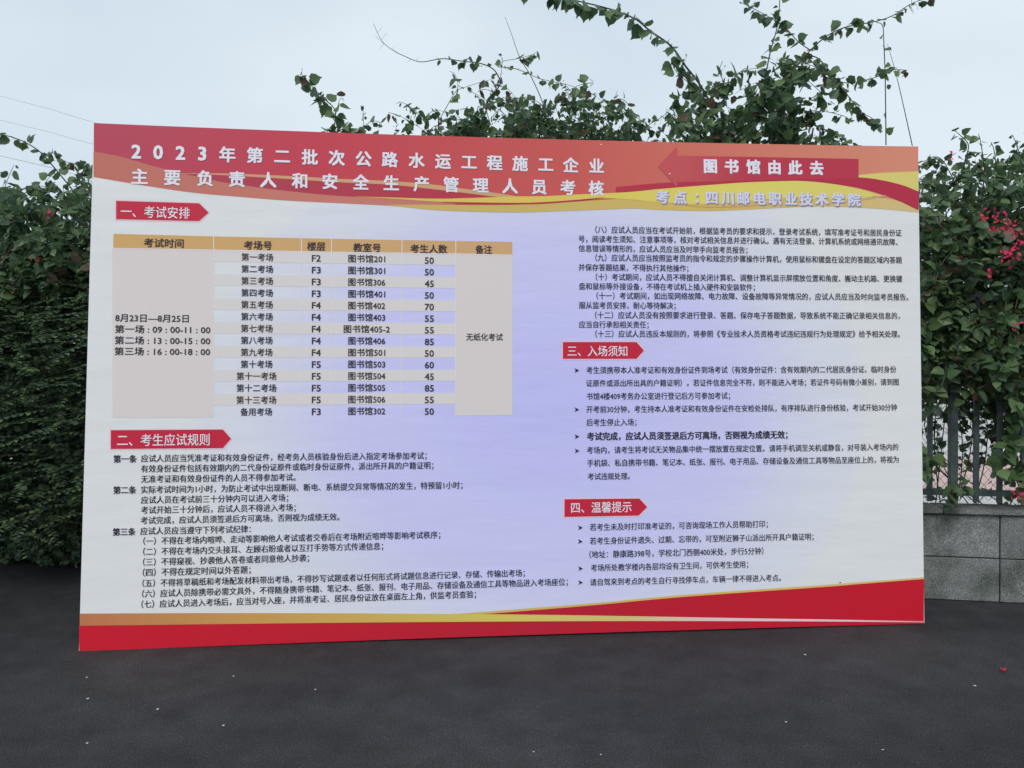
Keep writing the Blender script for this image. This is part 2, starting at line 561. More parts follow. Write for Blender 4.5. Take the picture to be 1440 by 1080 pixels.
nx, nz_ = 48, 24
V = []
for j in range(nz_ + 1):
    for i in range(nx + 1):
        a = i / nx
        xt, xb = 132 + 1159 * a, 111 + 1189 * a
        w = j / nz_
        px = xb + (xt - xb) * w
        py = botY(xb) + (topY(xt) - botY(xb)) * w
        s, t = st(px, py)
        V.append((s, 0, t))
nv = len(V)
V += [(a, .034, c) for a, b_, c in V]
Fc = []
idx = lambda i, j, k=0: k * nv + j * (nx + 1) + i
for j in range(nz_):
    for i in range(nx):
        Fc.append((idx(i, j), idx(i + 1, j), idx(i + 1, j + 1), idx(i, j + 1)))
for i in range(nx):
    Fc.append((idx(i, 0, 1), idx(i + 1, 0, 1), idx(i + 1, 0), idx(i, 0)))
    Fc.append((idx(i, nz_), idx(i + 1, nz_), idx(i + 1, nz_, 1), idx(i, nz_, 1)))
for j in range(nz_):
    Fc.append((idx(0, j), idx(0, j + 1), idx(0, j + 1, 1), idx(0, j, 1)))
    Fc.append((idx(nx, j, 1), idx(nx, j + 1, 1), idx(nx, j + 1), idx(nx, j)))
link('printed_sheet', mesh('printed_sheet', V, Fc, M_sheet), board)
# frame behind the sheet: tubes and rear props standing on the ground
for s in (.04, 1.25, 2.47, 3.7, 4.92):
    box('frame_post', (s, s + .03, .036, .066, .03, 2.93), M_steel, board)
for t in (.02, 1.0, 1.95, 2.9):
    box('frame_rail', (.03, 4.96, .0665, .0965, t + .015, t + .045), M_steel, board)
box('back_cloth', (.03, 4.97, .035, .0355, .03, 2.93), M_back, board)
Minv = Matrix.Translation(BO) @ mat3.to_4x4()
Minv.invert()
for s in (.7, 2.5, 4.3):
    top = BO + be * s + by_ * .10 + bt * 1.7
    foot = BO + be * s + bn * .52
    foot.z = .02
    if s > 4: foot = BO + be * s + bn * .42 + Vector((0, 0, .02))
    V_, q_ = tube_arrays([Minv @ top, Minv @ top.lerp(foot, .5), Minv @ foot], .014, .014, 6)
    link('prop_brace', mesh_np('prop_brace', V_, q_, M_steel, True), board)

# --- print helpers
LAY = .0004
def curve_px(pts, n=40):
    """smooth curve through pixels, resampled evenly in x"""
    C = catmull([Vector((p[0], p[1], 0)) for p in pts], 10)
    xs = np.array([c.x for c in C]); ys = np.array([c.y for c in C])
    return lambda x: np.interp(x, xs, ys)
def band(name, top, bot, x0, x1, layer, mat, n=90, parent=None):
    ft = top if callable(top) else curve_px(top)
    fb = bot if callable(bot) else curve_px(bot)
    V, Fc = [], []
    for i in range(n + 1):
        x = x0 + (x1 - x0) * i / n
        for y in (fb(x), ft(x)):
            s, t = st(x, float(y))
            V.append((s, -LAY * layer, t))
    for i in range(n):
        Fc.append((2 * i, 2 * i + 2, 2 * i + 3, 2 * i + 1))
    return link(name, mesh(name, V, Fc, mat), parent or board)
def poly(name, pts, layer, mat, parent=None):
    V = [(st(x, y)[0], -LAY * layer, st(x, y)[1]) for x, y in pts]
    me = mesh(name, V, [tuple(range(len(V)))], mat)
    bm = bmesh.new(); bm.from_mesh(me)
    bmesh.ops.recalc_face_normals(bm, faces=bm.faces[:])
    for fc in bm.faces:
        fc.normal_update()
        if fc.normal.y > 0: fc.normal_flip()
    bmesh.ops.triangulate(bm, faces=bm.faces[:])
    bm.to_mesh(me); bm.free()
    return link(name, me, parent or board)

# left and right limits of the sheet at a given height, in pixels
def edgeL(y): return 132 - 21 * (y - 173) / 743
def edgeR(y): return 1291 + 9 * (y - 206) / 671

crimson = (.56, .040, .095)
I_field = gradient_ink('field_red_ink', [(0, (.52, .06, .11)), (.25, (.62, .05, .085)), (.55, (.66, .11, .10)), (.8, (.74, .22, .15)), (1, (.76, .29, .19))])
I_orange = gradient_ink('orange_ink', [(0, (.58, .17, .13)), (.3, (.66, .22, .17)), (.5, (.62, .20, .15))])
I_crim = gradient_ink('crimson_ink', [(0, (.45, .05, .09)), (.5, (.55, .04, .07)), (1, (.52, .03, .07))])
I_yel = gradient_ink('yellow_ink', [(0, (.78, .52, .12)), (.55, (.80, .62, .12)), (.75, (.84, .72, .15)), (1, (.78, .66, .20))])
I_gold = gradient_ink('gold_ink', [(0, (.74, .42, .12)), (.5, (.68, .50, .15)), (.75, (.74, .52, .14)), (1, (.74, .55, .24))])
I_line = gradient_ink('light_orange_ink', [(0, (.72, .34, .2)), (.5, (.68, .42, .2))])
I_red = gradient_ink('base_red_ink', [(0, (.66, .012, .032)), (.5, (.54, .016, .038)), (1, (.62, .010, .028))])
I_strip = gradient_ink('strip_ink', [(0, (.58, .20, .09)), (.2, (.66, .36, .10)), (.48, (.74, .62, .13)), (.62, (.74, .58, .22)), (.75, (.86, .62, .66)), (.9, (.88, .60, .66)), (1, (.8, .35, .38))])
I_tag = ink('tag_red_ink', (.60, .020, .055))
I_tagedge = ink('tag_outline_ink', (.85, .62, .68))
I_white = ink('white_ink', (.86, .84, .93))
I_lav = ink('lavender_ink', (.74, .73, .92))
I_shadow = ink('letter_shadow_ink', (.33, .30, .42))
I_text = ink('black_text_ink', (.022, .022, .050))
I_ttext = ink('table_text_ink', (.040, .032, .045))
I_head = gradient_ink('table_head_ink', [(0, (.70, .42, .15)), (.6, (.70, .42, .22))])
I_cell = ink('table_cell_ink', (.78, .705, .69))
I_row = ink('table_row_ink', (.78, .725, .715))
I_rule = ink('table_rule_ink', (.84, .78, .82))
I_arrow = gradient_ink('arrow_ink', [(.7, (.62, .10, .11)), (.78, (.55, .045, .08)), (1, (.54, .04, .08))])

# --- header artwork
low = [(131, 248.8), (207, 261.6), (272, 271), (337, 276.8), (402, 282), (500, 286.9), (554, 289.8), (622, 296), (722, 298.7), (793, 296.7), (850, 294.6), (890, 293.2), (931, 295.3), (992, 296.7), (1053, 294.6), (1130, 290.6), (1176, 290.6), (1237, 293.7), (1292, 298.8)]
lowf = curve_px(low)
hdr = band('header_field', topY, lowf, 132, 1291.3, 1, I_field, 120)
P = dict(parent=hdr)
band('colour_band', [(131.5, 212.8), (172, 221), (213, 233), (251, 242), (290, 251), (321, 257.4), (402, 268.3), (480, 275.6), (551, 278.5), (640, 283)], lowf, 131.6, 640, 2, I_orange, **P)
band('colour_band', [(262, 243), (321, 246), (402, 250), (480, 255), (551, 259), (608, 265), (651, 270), (722, 277)],
     [(262, 245), (290, 251), (321, 257.4), (402, 268.3), (480, 275.6), (551, 278.5), (622, 280), (722, 278)], 262, 722, 3, I_crim, **P)
band('colour_band', [(255, 243.6), (321, 244.2), (402, 247.4), (480, 251.7), (551, 254.8), (608, 259.6), (651, 265.3), (694, 271), (722, 275.5), (735, 277.5)],
     [(255, 243.9), (321, 246.8), (402, 251.6), (480, 256.6), (551, 260), (608, 266), (651, 271), (694, 276.5), (722, 279), (735, 280)], 255, 735, 4, I_line, **P)
band('colour_band', [(540, 288), (600, 288), (722, 288), (850, 281), (910, 276), (1000, 272), (1140, 275), (1246, 279), (1292, 296)], lowf, 545, 1291.5, 3, I_gold, **P)
yt = [(500, 276.6), (551, 277.8), (622, 279.5), (722, 276.5), (765, 276), (807, 273.8), (850, 272), (890, 269.6), (930, 265.5), (974, 261.4), (1041, 256.5), (1084, 254.8), (1115, 254.2), (1160, 257.5), (1206, 265.5), (1246, 277), (1262, 284)]
yb = [(500, 277), (551, 279.5), (622, 284), (722, 285.5), (765, 284.4), (807, 281.5), (850, 279), (890, 281), (930, 285), (974, 287.5), (1041, 284), (1100, 279), (1160, 281), (1206, 279), (1240, 276), (1262, 284.5)]
band('colour_band', yt, yb, 500, 1240, 5, I_yel, **P)
band('colour_band', [(622, 284), (722, 285.3), (765, 284.2), (807, 281.3), (850, 277.5)], [(622, 285), (722, 287.2), (765, 286.6), (807, 283.2), (850, 278)], 622, 850, 6, I_crim, **P)
band('colour_band', [(930, 283.5), (992, 290), (1053, 288.5), (1130, 283)], [(930, 284), (992, 291.6), (1053, 290.2), (1130, 283.5)], 930, 1130, 6, I_line, **P)
band('colour_band', [(1150, 288), (1206, 281), (1246, 274)], [(1150, 288.4), (1206, 282.6), (1246, 276)], 1150, 1246, 6, I_line, **P)
# yellow wedge on the right, then the crimson swoosh over it
band('colour_band', [(1200, 247), (1237, 243.4), (1292, 240.8)], [(1200, 253), (1237, 256), (1267, 264), (1292, 276)], 1200, 1291.5, 3, I_yel, **P)
band('colour_band', [(866, 263), (910, 259), (952, 256), (1041, 250), (1139, 247), (1207, 249.5), (1237, 253), (1267, 260), (1292, 269.6)],
     [(866, 271), (910, 267.3), (974, 262), (1041, 257), (1084, 255.2), (1115, 254.4), (1139, 254.4), (1188, 260.5), (1222, 267.6), (1261, 281), (1292, 296)], 866, 1291.6, 6, I_crim, **P)
# arrow
arrow = poly('direction_arrow', [(925, 234), (952, 206), (952, 219), (1207, 223.6), (1207, 251), (952, 256.5), (952, 263.5)], 7, I_arrow)

# --- bottom artwork
st_top = [(110, 862.8), (300, 862), (480, 862.3), (640, 863.3), (675, 863.6), (780, 864.7), (912, 866.8), (1044, 869.2), (1160, 871), (1301, 873.6)]
st_bot = [(110, 879.9), (300, 877.6), (480, 875.6), (660, 874.2), (840, 873.3), (1000, 873.3), (1160, 873.9), (1301, 875.2)]
base = band('bottom_band', [(110, 879), (300, 876.6), (480, 874.6), (660, 873), (840, 872), (1000, 872), (1160, 872.6), (1301, 874)], botY, edgeL(900), 1299.8, 1, I_red, 120)
band('wedge', [(672, 863.8), (700, 861.2), (755, 857.4), (840, 850.3), (965, 838.8), (1160, 825), (1205, 821.3), (1297, 814.2), (1300, 813.8)], [(672, 864.2), (780, 865.7), (912, 867.8), (1044, 870.2), (1160, 872), (1301, 874.4)], 672, 1299.2, 2, I_red, parent=base)
band('wedge_outline', [(625, 863.6), (660, 861.8), (755, 854.4), (840, 847.6), (965, 836), (1160, 822.2), (1205, 818.8), (1299, 811.4)],
     [(625, 864), (672, 863.9), (755, 857.6), (840, 850.5), (965, 839), (1160, 825.2), (1205, 821.5), (1299, 814)], 625, 1299, 3, I_gold, parent=base)
band('gold_strip', st_top, st_bot, edgeL(871), 1300, 4, I_strip, 120, parent=base)

# --- lettering
def glyphs(body, dup=((0, 0),), space=1.0):
    c = bpy.data.curves.new('lettering', 'FONT')
    c.body = body
    c.resolution_u = 2
    c.space_character = space
    o = bpy.data.objects.new('lettering', c)
    COL.objects.link(o)
    dg = bpy.context.evaluated_depsgraph_get()
    dg.update()
    me = bpy.data.meshes.new_from_object(o.evaluated_get(dg))
    V = np.zeros(len(me.vertices) * 3)
    me.vertices.foreach_get('co', V)
    V = V.reshape(-1, 3)[:, :2]
    me.calc_loop_triangles()
    T = np.zeros(len(me.loop_triangles) * 3, dtype=np.int32)
    me.loop_triangles.foreach_get('vertices', T)
    T = T.reshape(-1, 3)
    bpy.data.objects.remove(o)
    bpy.data.curves.remove(c)
    bpy.data.meshes.remove(me)
    Vs, Ts, D = [], [], []
    for k, d in enumerate(dup):
        Vs.append(V + np.array(d)); Ts.append(T + k * len(V)); D.append(np.full(len(V), k * .00004))
    return np.concatenate(Vs), np.concatenate(Ts), np.concatenate(D)

def letters(name, body, x0, y0, x1, em=None, y1=None, mat=None, layer=8, off=0.0, dup=((0, 0),), parent=None, shift=(0, 0)):
    """a printed line from pixel x0,y0 (left end, mid height) to x1"""
    V, T, D = glyphs(body, fat(off) if off else dup)
    if y1 is None: y1 = follow(x0, y0, x1)
    A, B = st(x0 + shift[0], y0 + shift[1]), st(x1 + shift[0], y1 + shift[1])
    L = np.linalg.norm(B - A)
    d = (B - A) / L
    p = np.array([-d[1], d[0]])
    xmin, xmax = V[:, 0].min(), V[:, 0].max()
    sx = L / (xmax - xmin)
    e = sx * 1.10 if em is None else em * .00408
    Q = A + (V[:, :1] - xmin) * sx * d + (V[:, 1:] - .38) * e * p
    Z = np.stack([Q[:, 0], -LAY * layer - D, Q[:, 1]], 1)
    return tag(link(name, mesh_np(name, Z, T, mat or I_text), parent or board), kind='stuff')

SONG = dict(dup=[(-.013, 0), (.013, 0)])
SBOLD = dict(dup=[(-.036, -.008), (.036, .008), (0, .012), (0, -.012), (-.018, 0), (.018, 0)])
def fat(a): return [(-a, -a * .8), (a, -a * .8), (a, a * .8), (-a, a * .8), (0, 0)]

def spread(name, chars, xs, y0, y1, w, mat, layer=9, off=.02, shift=(0, 0)):
    """widely spaced title characters, one by one, joined to one line"""
    bagt = Bag()
    xa, xb = xs[0], xs[-1]
    for ch, x in zip(chars, xs):
        V, T, D = glyphs(ch, fat(off))
        y = y0 + (y1 - y0) * (x - xa) / (xb - xa)
        cw = w
        c0 = st(x + shift[0], y + shift[1])
        d = st(x + 5, y + 5 * (y1 - y0) / (xb - xa)) - st(x, y)
        d /= np.linalg.norm(d); p = np.array([-d[1], d[0]])
        e = cw * .00408
        if ch.isdigit(): e *= 1.16
        xm = (V[:, 0].min() + V[:, 0].max()) / 2
        ym = .38 if not ch.isdigit() else (V[:, 1].min() + V[:, 1].max()) / 2
        Q = c0 + (V[:, :1] - xm) * e * d + (V[:, 1:] - ym) * e * p
        bagt.add(np.stack([Q[:, 0], -LAY * layer - D, Q[:, 1]], 1), T)
    return tag(bagt.build(name, mat, board), kind='stuff')

spread('title_lettering', '2023年第二批次公路水运工程施工企业', [192, 222.7, 254, 284.7, 320, 358.6, 397, 435.8, 473.7, 511.3, 548.3, 586, 623, 659.7, 695.5, 731.4, 767.5, 802.6, 838.7], 213.5, 233.6, 23.5, I_white, off=.030)
spread('title_lettering', '主要负责人和安全生产管理人员考核', [196.7, 242.7, 288.7, 333.4, 377.6, 421.4, 464.2, 507.6, 550.3, 592.5, 634.3, 675.9, 717.2, 758.2, 798.3, 838.2], 248.6, 265, 23.5, I_white, off=.030)
ax = [998.7, 1028.6, 1058.9, 1088.8, 1118, 1148]
spread('arrow_lettering', '图书馆由此去', ax, 233.6, 236.6, 22.5, I_white, off=.044)
cx_ = [931, 956, 979.5, 1000.5, 1022.8, 1045, 1068, 1089.4, 1111.7, 1133, 1155, 1178, 1201]
spread('venue_lettering_shadow', '考点：四川邮电职业技术学院', cx_, 277.2, 281.0, 21, I_shadow, layer=8, off=.032, shift=(1.4, 1.4))
spread('venue_lettering', '考点：四川邮电职业技术学院', cx_, 277.2, 281.0, 21, I_lav, layer=9.5, off=.032)

def heading(pts, text, x0, y0, x1, em):
    cx = sum(p[0] for p in pts) / 5; cy = sum(p[1] for p in pts) / 5
    g = []
    for x, y in pts:
        g.append((x + (1.6 if x > cx else -1.6), y + (1.5 if y > cy + 3 else -1.5 if y < cy - 3 else 0)))
    o = poly('heading_tag', pts, 4, I_tag)
    poly('outline', g, 3, I_tagedge, parent=o)
    letters('heading_lettering', text, x0, y0, x1, em=em, mat=I_white, off=.006, parent=o)
heading([(163.5, 282.5), (280, 286), (293.5, 299), (280, 311), (163.5, 308.3)], '一、考试安排', 170, 297.2, 267, 18)
heading([(156, 605), (313.5, 604), (325, 617), (313.5, 630.2), (156, 631.4)], '二、考生应试规则', 165, 619, 295, 18)
heading([(791.5, 481), (895, 481), (905.5, 493), (895, 504.7), (791.5, 504.7)], '三、入场须知', 798, 493.6, 882, 17)
heading([(793.7, 702), (899, 701), (910, 713), (898, 725), (793.7, 727)], '四、温馨提示', 803, 714, 888, 17)

# --- timetable
table = poly('timetable', [(159.6, 328.8), (300, 332.4), (466, 335.8), (641, 338.9), (720.3, 340.2), (720.5, 358.8), (641, 357), (466, 354.6), (300, 351.6), (159.3, 349.2)], 2, I_head)
tl = lambda x: float(np.interp(x, [159, 300, 641, 721], [349.2, 351.6, 357, 358.8]))     # top of the body
bl = lambda x: float(np.interp(x, [157, 299, 641, 721], [587.2, 587.2, 584.6, 584]))     # bottom of the body
def cell(x0, x1, v0, v1, mat, layer=2, name='table_cell'):
    yy = lambda x, v: tl(x) + (bl(x) - tl(x)) * v
    poly(name, [(x0, yy(x0, v0)), (x1, yy(x1, v0)), (x1, yy(x1, v1)), (x0, yy(x0, v1))], layer, mat, parent=table)
cell(158.2, 300, 0.004, 1, I_cell)
cell(641, 720.5, 0.004, 1, I_cell)
for r in range(0, 14, 2):
    cell(300.6, 640.6, (r + .02) / 14, (r + .98) / 14, I_row, name='table_row')
for x in (300.6, 424, 466.3, 565.4, 641):
    hw = .55
    poly('table_rule', [(x - hw, float(np.interp(x, [159.6, 720], [329.2, 340.4]))), (x + hw, float(np.interp(x, [159.6, 720], [329.2, 340.4]))), (x + hw - .8, bl(x)), (x - hw - .8, bl(x))], 3, I_rule, parent=table)
poly('table_rule', [(159.3, 348.7), (300, 351), (466, 354), (641, 356.4), (720.5, 358.2), (720.5, 359.6), (641, 357.9), (466, 355.5), (300, 352.5), (159.3, 350)], 3.5, I_rule, parent=table)
TT = dict(mat=I_ttext, parent=table)
for s, x0, x1, y in (('考试时间', 202.5, 258.5, 342.0), ('考场号', 343, 382.5, 345.5), ('楼层', 432, 457.5, 347), ('教室号', 497, 535.5, 348.8), ('考生人数', 577, 629, 350.4), ('备注', 668.5, 692, 351.6)):
    letters('heading_text', s, x0, y - .8, x1, em=13.6, off=.016, **TT)
names = ['第一考场', '第二考场', '第三考场', '第四考场', '第五考场', '第六考场', '第七考场', '第八考场', '第九考场', '第十考场', '第十一考场', '第十二考场', '第十三考场', '备用考场']
floors = 'F2 F3 F3 F3 F4 F4 F4 F4 F4 F5 F5 F5 F5 F3'.split()
rooms = '201 301 306 401 402 403 405-2 406 501 503 504 505 506 302'.split()
counts = '50 50 45 50 70 55 55 85 50 60 45 85 55 50'.split()
for r in range(14):
    v = (r + .5) / 14
    yy = lambda x: tl(x) + (bl(x) - tl(x)) * v + .6
    w = 22.3 if len(names[r]) == 4 else 28
    cxn = 362 - r * .12
    letters('cell_text', names[r], cxn - w, yy(cxn - w) + 2.4 - 2.4, cxn + w, em=11.8, off=.012, **TT)
    letters('cell_text', floors[r], 438.6, yy(438), 451.2, em=13.4, off=.016, **TT)
    w = 26 if rooms[r] != '405-2' else 32.5
    letters('cell_text', '图书馆' + rooms[r], 515.8 - w, yy(490), 515.8 + w, em=12.2, off=.014, **TT)
    letters('cell_text', counts[r], 597.3, yy(597) + .8, 610.2, em=13.4, off=.016, **TT)
letters('cell_text', '8月23日—8月25日', 162.3, 446.8, 265.6, em=12.2, off=.014, **TT)
letters('cell_text', '第一场 : 09 : 00-11 : 00', 162, 462.6, 296, em=12.2, off=.014, **TT)
letters('cell_text', '第二场 : 13 : 00-15 : 00', 161.6, 478.3, 295.8, em=12.2, off=.014, **TT)
letters('cell_text', '第三场 : 16 : 00-18 : 00', 161.2, 493.8, 295.6, em=12.2, off=.014, **TT)
letters('cell_text', '无纸化考试', 655.5, 473.8, 707, em=11.5, off=.012, **TT)

# --- running text
LEFT = [('应试人员应当凭准考证和有效身份证件，经考务人员核验身份后进入指定考场参加考试；', 198.5, 644.6, 600),
('有效身份证件包括有效期内的二代身份证原件或临时身份证原件，派出所开具的户籍证明；', 198.5, 659.0, 609.5),
('无准考证和有效身份证件的人员不得参加考试。', 198.5, 673.6, 416),
('实际考试时间为1小时，为防止考试中出现断网、断电、系统提交异常等情况的发生，特预留1小时；', 198.5, 688.6, 650.5),
('应试人员在考试前三十分钟内可以进入考场；', 198.5, 703.0, 405.5),
('考试开始三十分钟后，应试人员不得进入考场；', 198.5, 717.2, 416),
('考试完成，应试人员须签退后方可离场，否则视为成绩无效。', 198, 731.8, 477.5),
('应试人员应当遵守下列考试纪律：', 197.5, 746.8, 352.8),
('（一）不得在考场内喧哗、走动等影响他人考试或者交卷后在考场附近喧哗等影响考试秩序；', 201.6, 760.8, 619.2),
('（二）不得在考场内交头接耳、左顾右盼或者以互打手势等方式传递信息；', 201.4, 775.6, 539),
('（三）不得窥视、抄袭他人答卷或者同意他人抄袭；', 201.2, 790.2, 434.8),
('（四）不得在规定时间以外答题；', 200.8, 804.9, 352.8),
('（五）不得将草稿纸和考场配发材料带出考场，不得抄写试题或者以任何形式将试题信息进行记录、存储、传输出考场；', 200.4, 820, 738),
('（六）应试人员除携带必需文具外，不得随身携带书籍、笔记本、纸张、报刊、电子用品、存储设备及通信工具等物品进入考场座位；', 200, 834.8, 798.5),
('（七）应试人员进入考场后，应当对号入座，并将准考证、居民身份证放在桌面左上角，供监考员查验；', 199, 849.6, 669.4)]
RIGHT = [('（八）应试人员应当在考试开始前，根据监考员的要求和提示，登录考试系统，填写准考证号和居民身份证', 837, 323, 1267.5),
('号，阅读考生须知、注意事项等，核对考试相关信息并进行确认。遇有无法登录、计算机系统或网络通讯故障、', 813.5, 335.9, 1262),
('信息错误等情形的，应试人员应当及时举手向监考员报告；', 813.5, 349.1, 1051),
('（九）应试人员应当按照监考员的指令和规定的步骤操作计算机，使用鼠标和键盘在设定的答题区域内答题', 837, 362.3, 1268),
('并保存答题结果，不得执行其他操作；', 813.5, 375.8, 968),
('（十）考试期间，应试人员不得擅自关闭计算机、调整计算机显示屏摆放位置和角度、搬动主机箱、更换键', 837.5, 389.4, 1268.5),
('盘和鼠标等外接设备，不得在考试机上插入硬件和安装软件；', 814, 402.4, 1061.5),
('（十一）考试期间，如出现网络故障、电力故障、设备故障等异常情况的，应试人员应当及时向监考员报告。', 838.5, 415.8, 1277),
('服从监考员安排，耐心等待解决；', 814, 429.1, 950),
('（十二）应试人员没有按照要求进行登录、答题、保存电子答题数据，导致系统不能正确记录相关信息的，', 836.5, 443, 1265),
('应当自行承担相关责任；', 814, 456.2, 912),
('（十三）应试人员违反本规则的，将参照《专业技术人员资格考试违纪违规行为处理规定》给予相关处理。', 837, 469.4, 1265)]
LOWER = [('考生须携带本人准考证和有效身份证件到场考试（有效身份证件：含有效期内的二代居民身份证、临时身份', 824.4, 520.5, 1260),
('证原件或派出所出具的户籍证明）。若证件信息完全不符，则不能进入考场；若证件号码有微小差别，请到图', 824.2, 538.8, 1263.5),
('书馆4楼409考务办公室进行登记后方可参加考试；', 824.6, 557.2, 1026.5),
('开考前30分钟，考生持本人准考证和有效身份证件在安检处排队，有序排队进行身份核验，考试开始30分钟', 824.4, 575.6, 1261),
('后考生停止入场；', 824.4, 594, 895),
('考场内，请考生将考试无关物品集中统一摆放置在规定位置。请将手机调至关机或静音，对号装入考场内的', 825, 633, 1263),
('手机袋、私自携带书籍、笔记本、纸张、报刊、电子用品、存储设备及通信工具等物品至座位上的，将视为', 825.6, 651.2, 1263.5),
('考试违规处理。', 826.3, 670, 885.5),
('若考生未及时打印准考证的，可咨询现场工作人员帮助打印；', 829.3, 741.2, 1079.5),
('若考生身份证件遗失、过期、忘带的，可至附近狮子山派出所开具户籍证明；', 829.3, 760.6, 1144),
('（地址：静康路398号，学校北门西侧400米处，步行5分钟）', 828.6, 779.6, 1073.5),
('考场所处教学楼内各层均设有卫生间，可供考生使用；', 830.6, 798.4, 1052),
('请自驾来到考点的考生自行寻找停车点，车辆一律不得进入考点。', 829.6, 818.6, 1098)]
for s, x0, y0, x1 in LEFT + RIGHT + LOWER:
    letters('text_line', s, x0, y0, x1, **SONG)
letters('text_line', '考试完成，应试人员须签退后方可离场，否则视为成绩无效；', 825, 613.6, 1107.5, **SBOLD)
for s, x0, y0, x1 in (('第一条', 159.6, 645.3, 192.6), ('第二条', 159.4, 689.2, 192), ('第三条', 158.6, 748, 191)):
    letters('text_line', s, x0, y0, x1, **SBOLD)
for x, y in ((811, 521), (811, 576), (811.2, 614), (811.4, 634), (816, 742), (816, 761.4), (816.2, 799.4), (816.3, 819)):
    poly('bullet_mark', [(x - 3.2, y - 3.4), (x + 3.4, y), (x - 3.2, y + 3.2), (x - 1.4, y + .4)], 8, I_text)
# a few staples holding the sheet at the top edge
for x, y in ((845, 203.5), (941.5, 244.5), (1181, 819)):
    poly('staple', [(x - 1.1, y - .7), (x + 1.1, y - .6), (x + 1.1, y + .6), (x - 1.1, y + .5)], 10, I_white if y < 300 else I_text)
#VEG
# ------------------------------------------------------------------ plants
def leaf_proto(w=.36, fold=.08, droop=.10, fine=True):
    """a pointed ovate leaf, base at the origin, one unit long along +y, blade facing +z"""
    if fine:
        V = [(0, 0, 0), (-w * .66, .04, fold * .6), (w * .66, .04, fold * .6), (0, .26, 0), (-w, .30, fold), (w, .30, fold),
             (0, .62, -.03), (-w * .72, .62, fold * .6 - .03), (w * .72, .62, fold * .6 - .03), (0, .84, -.06), (-w * .2, .84, -.05), (w * .2, .84, -.05), (0, 1.04, -droop)]
        Fq = [(0, 3, 4, 1), (0, 2, 5, 3), (3, 6, 7, 4), (3, 5, 8, 6), (6, 9, 10, 7), (6, 8, 11, 9), (9, 12, 10, 10), (9, 11, 12, 12)]
    else:
        V = [(0, 0, 0), (-w * .9, .22, fold), (w * .9, .22, fold), (0, .5, -.01), (-w * .7, .62, fold * .6), (w * .7, .62, fold * .6), (0, 1.02, -droop)]
        Fq = [(0, 3, 4, 1), (0, 2, 5, 3), (3, 6, 6, 4), (3, 5, 6, 6)]
    return np.array(V), Fq
def tri_faces(Fq):
    out = []
    for q in Fq:
        a, b_, c, d = q
        if len({a, b_, c}) == 3: out.append((a, b_, c))
        if len({a, c, d}) == 3: out.append((a, c, d))
    return np.array(out)
LF = [leaf_proto(.48, .07, .10), leaf_proto(.53, .03, .16), leaf_proto(.43, .12, .05), leaf_proto(.50, -.05, .2)]
LC = [leaf_proto(.43, .07, .1, False), leaf_proto(.48, .02, .16, False), leaf_proto(.38, .1, .06, False)]
LEAF_SIZE = 1.27

def frames(T, Nn):
    """unit axes (x,y,z) for leaves with tip direction T and rough blade normal Nn, arrays (n,3)"""
    T = T / (np.linalg.norm(T, axis=1, keepdims=True) + 1e-9)
    X = np.cross(T, Nn); X /= np.linalg.norm(X, axis=1, keepdims=True) + 1e-9
    Z = np.cross(X, T)
    return np.stack([X, T, Z], 2)          # columns

def leaf_cloud(P, T, Nn, S, protos):
    """merged triangles of many leaves"""
    Fm = frames(T, Nn)
    k = RN.integers(0, len(protos), len(P))
    Vs, Fs, n = [], [], 0
    for i, (V, Fq) in enumerate(protos):
        sel = np.where(k == i)[0]
        if not len(sel): continue
        tri = tri_faces(Fq)
        W = np.einsum('nij,vj->nvi', Fm[sel], V) * S[sel][:, None, None] + P[sel][:, None, :]
        Vs.append(W.reshape(-1, 3))
        Fs.append((tri[None] + np.arange(len(sel))[:, None, None] * len(V)).reshape(-1, 3) + n)
        n += W.shape[0] * W.shape[1]
    return np.concatenate(Vs), np.concatenate(Fs)

LEAFME = {}
def leaf_meshes(mat):
    if mat.name not in LEAFME:
        LEAFME[mat.name] = [mesh_np('leaf', V.astype(float), tri_faces(Fq), mat, True) for V, Fq in LF]
    return LEAFME[mat.name]

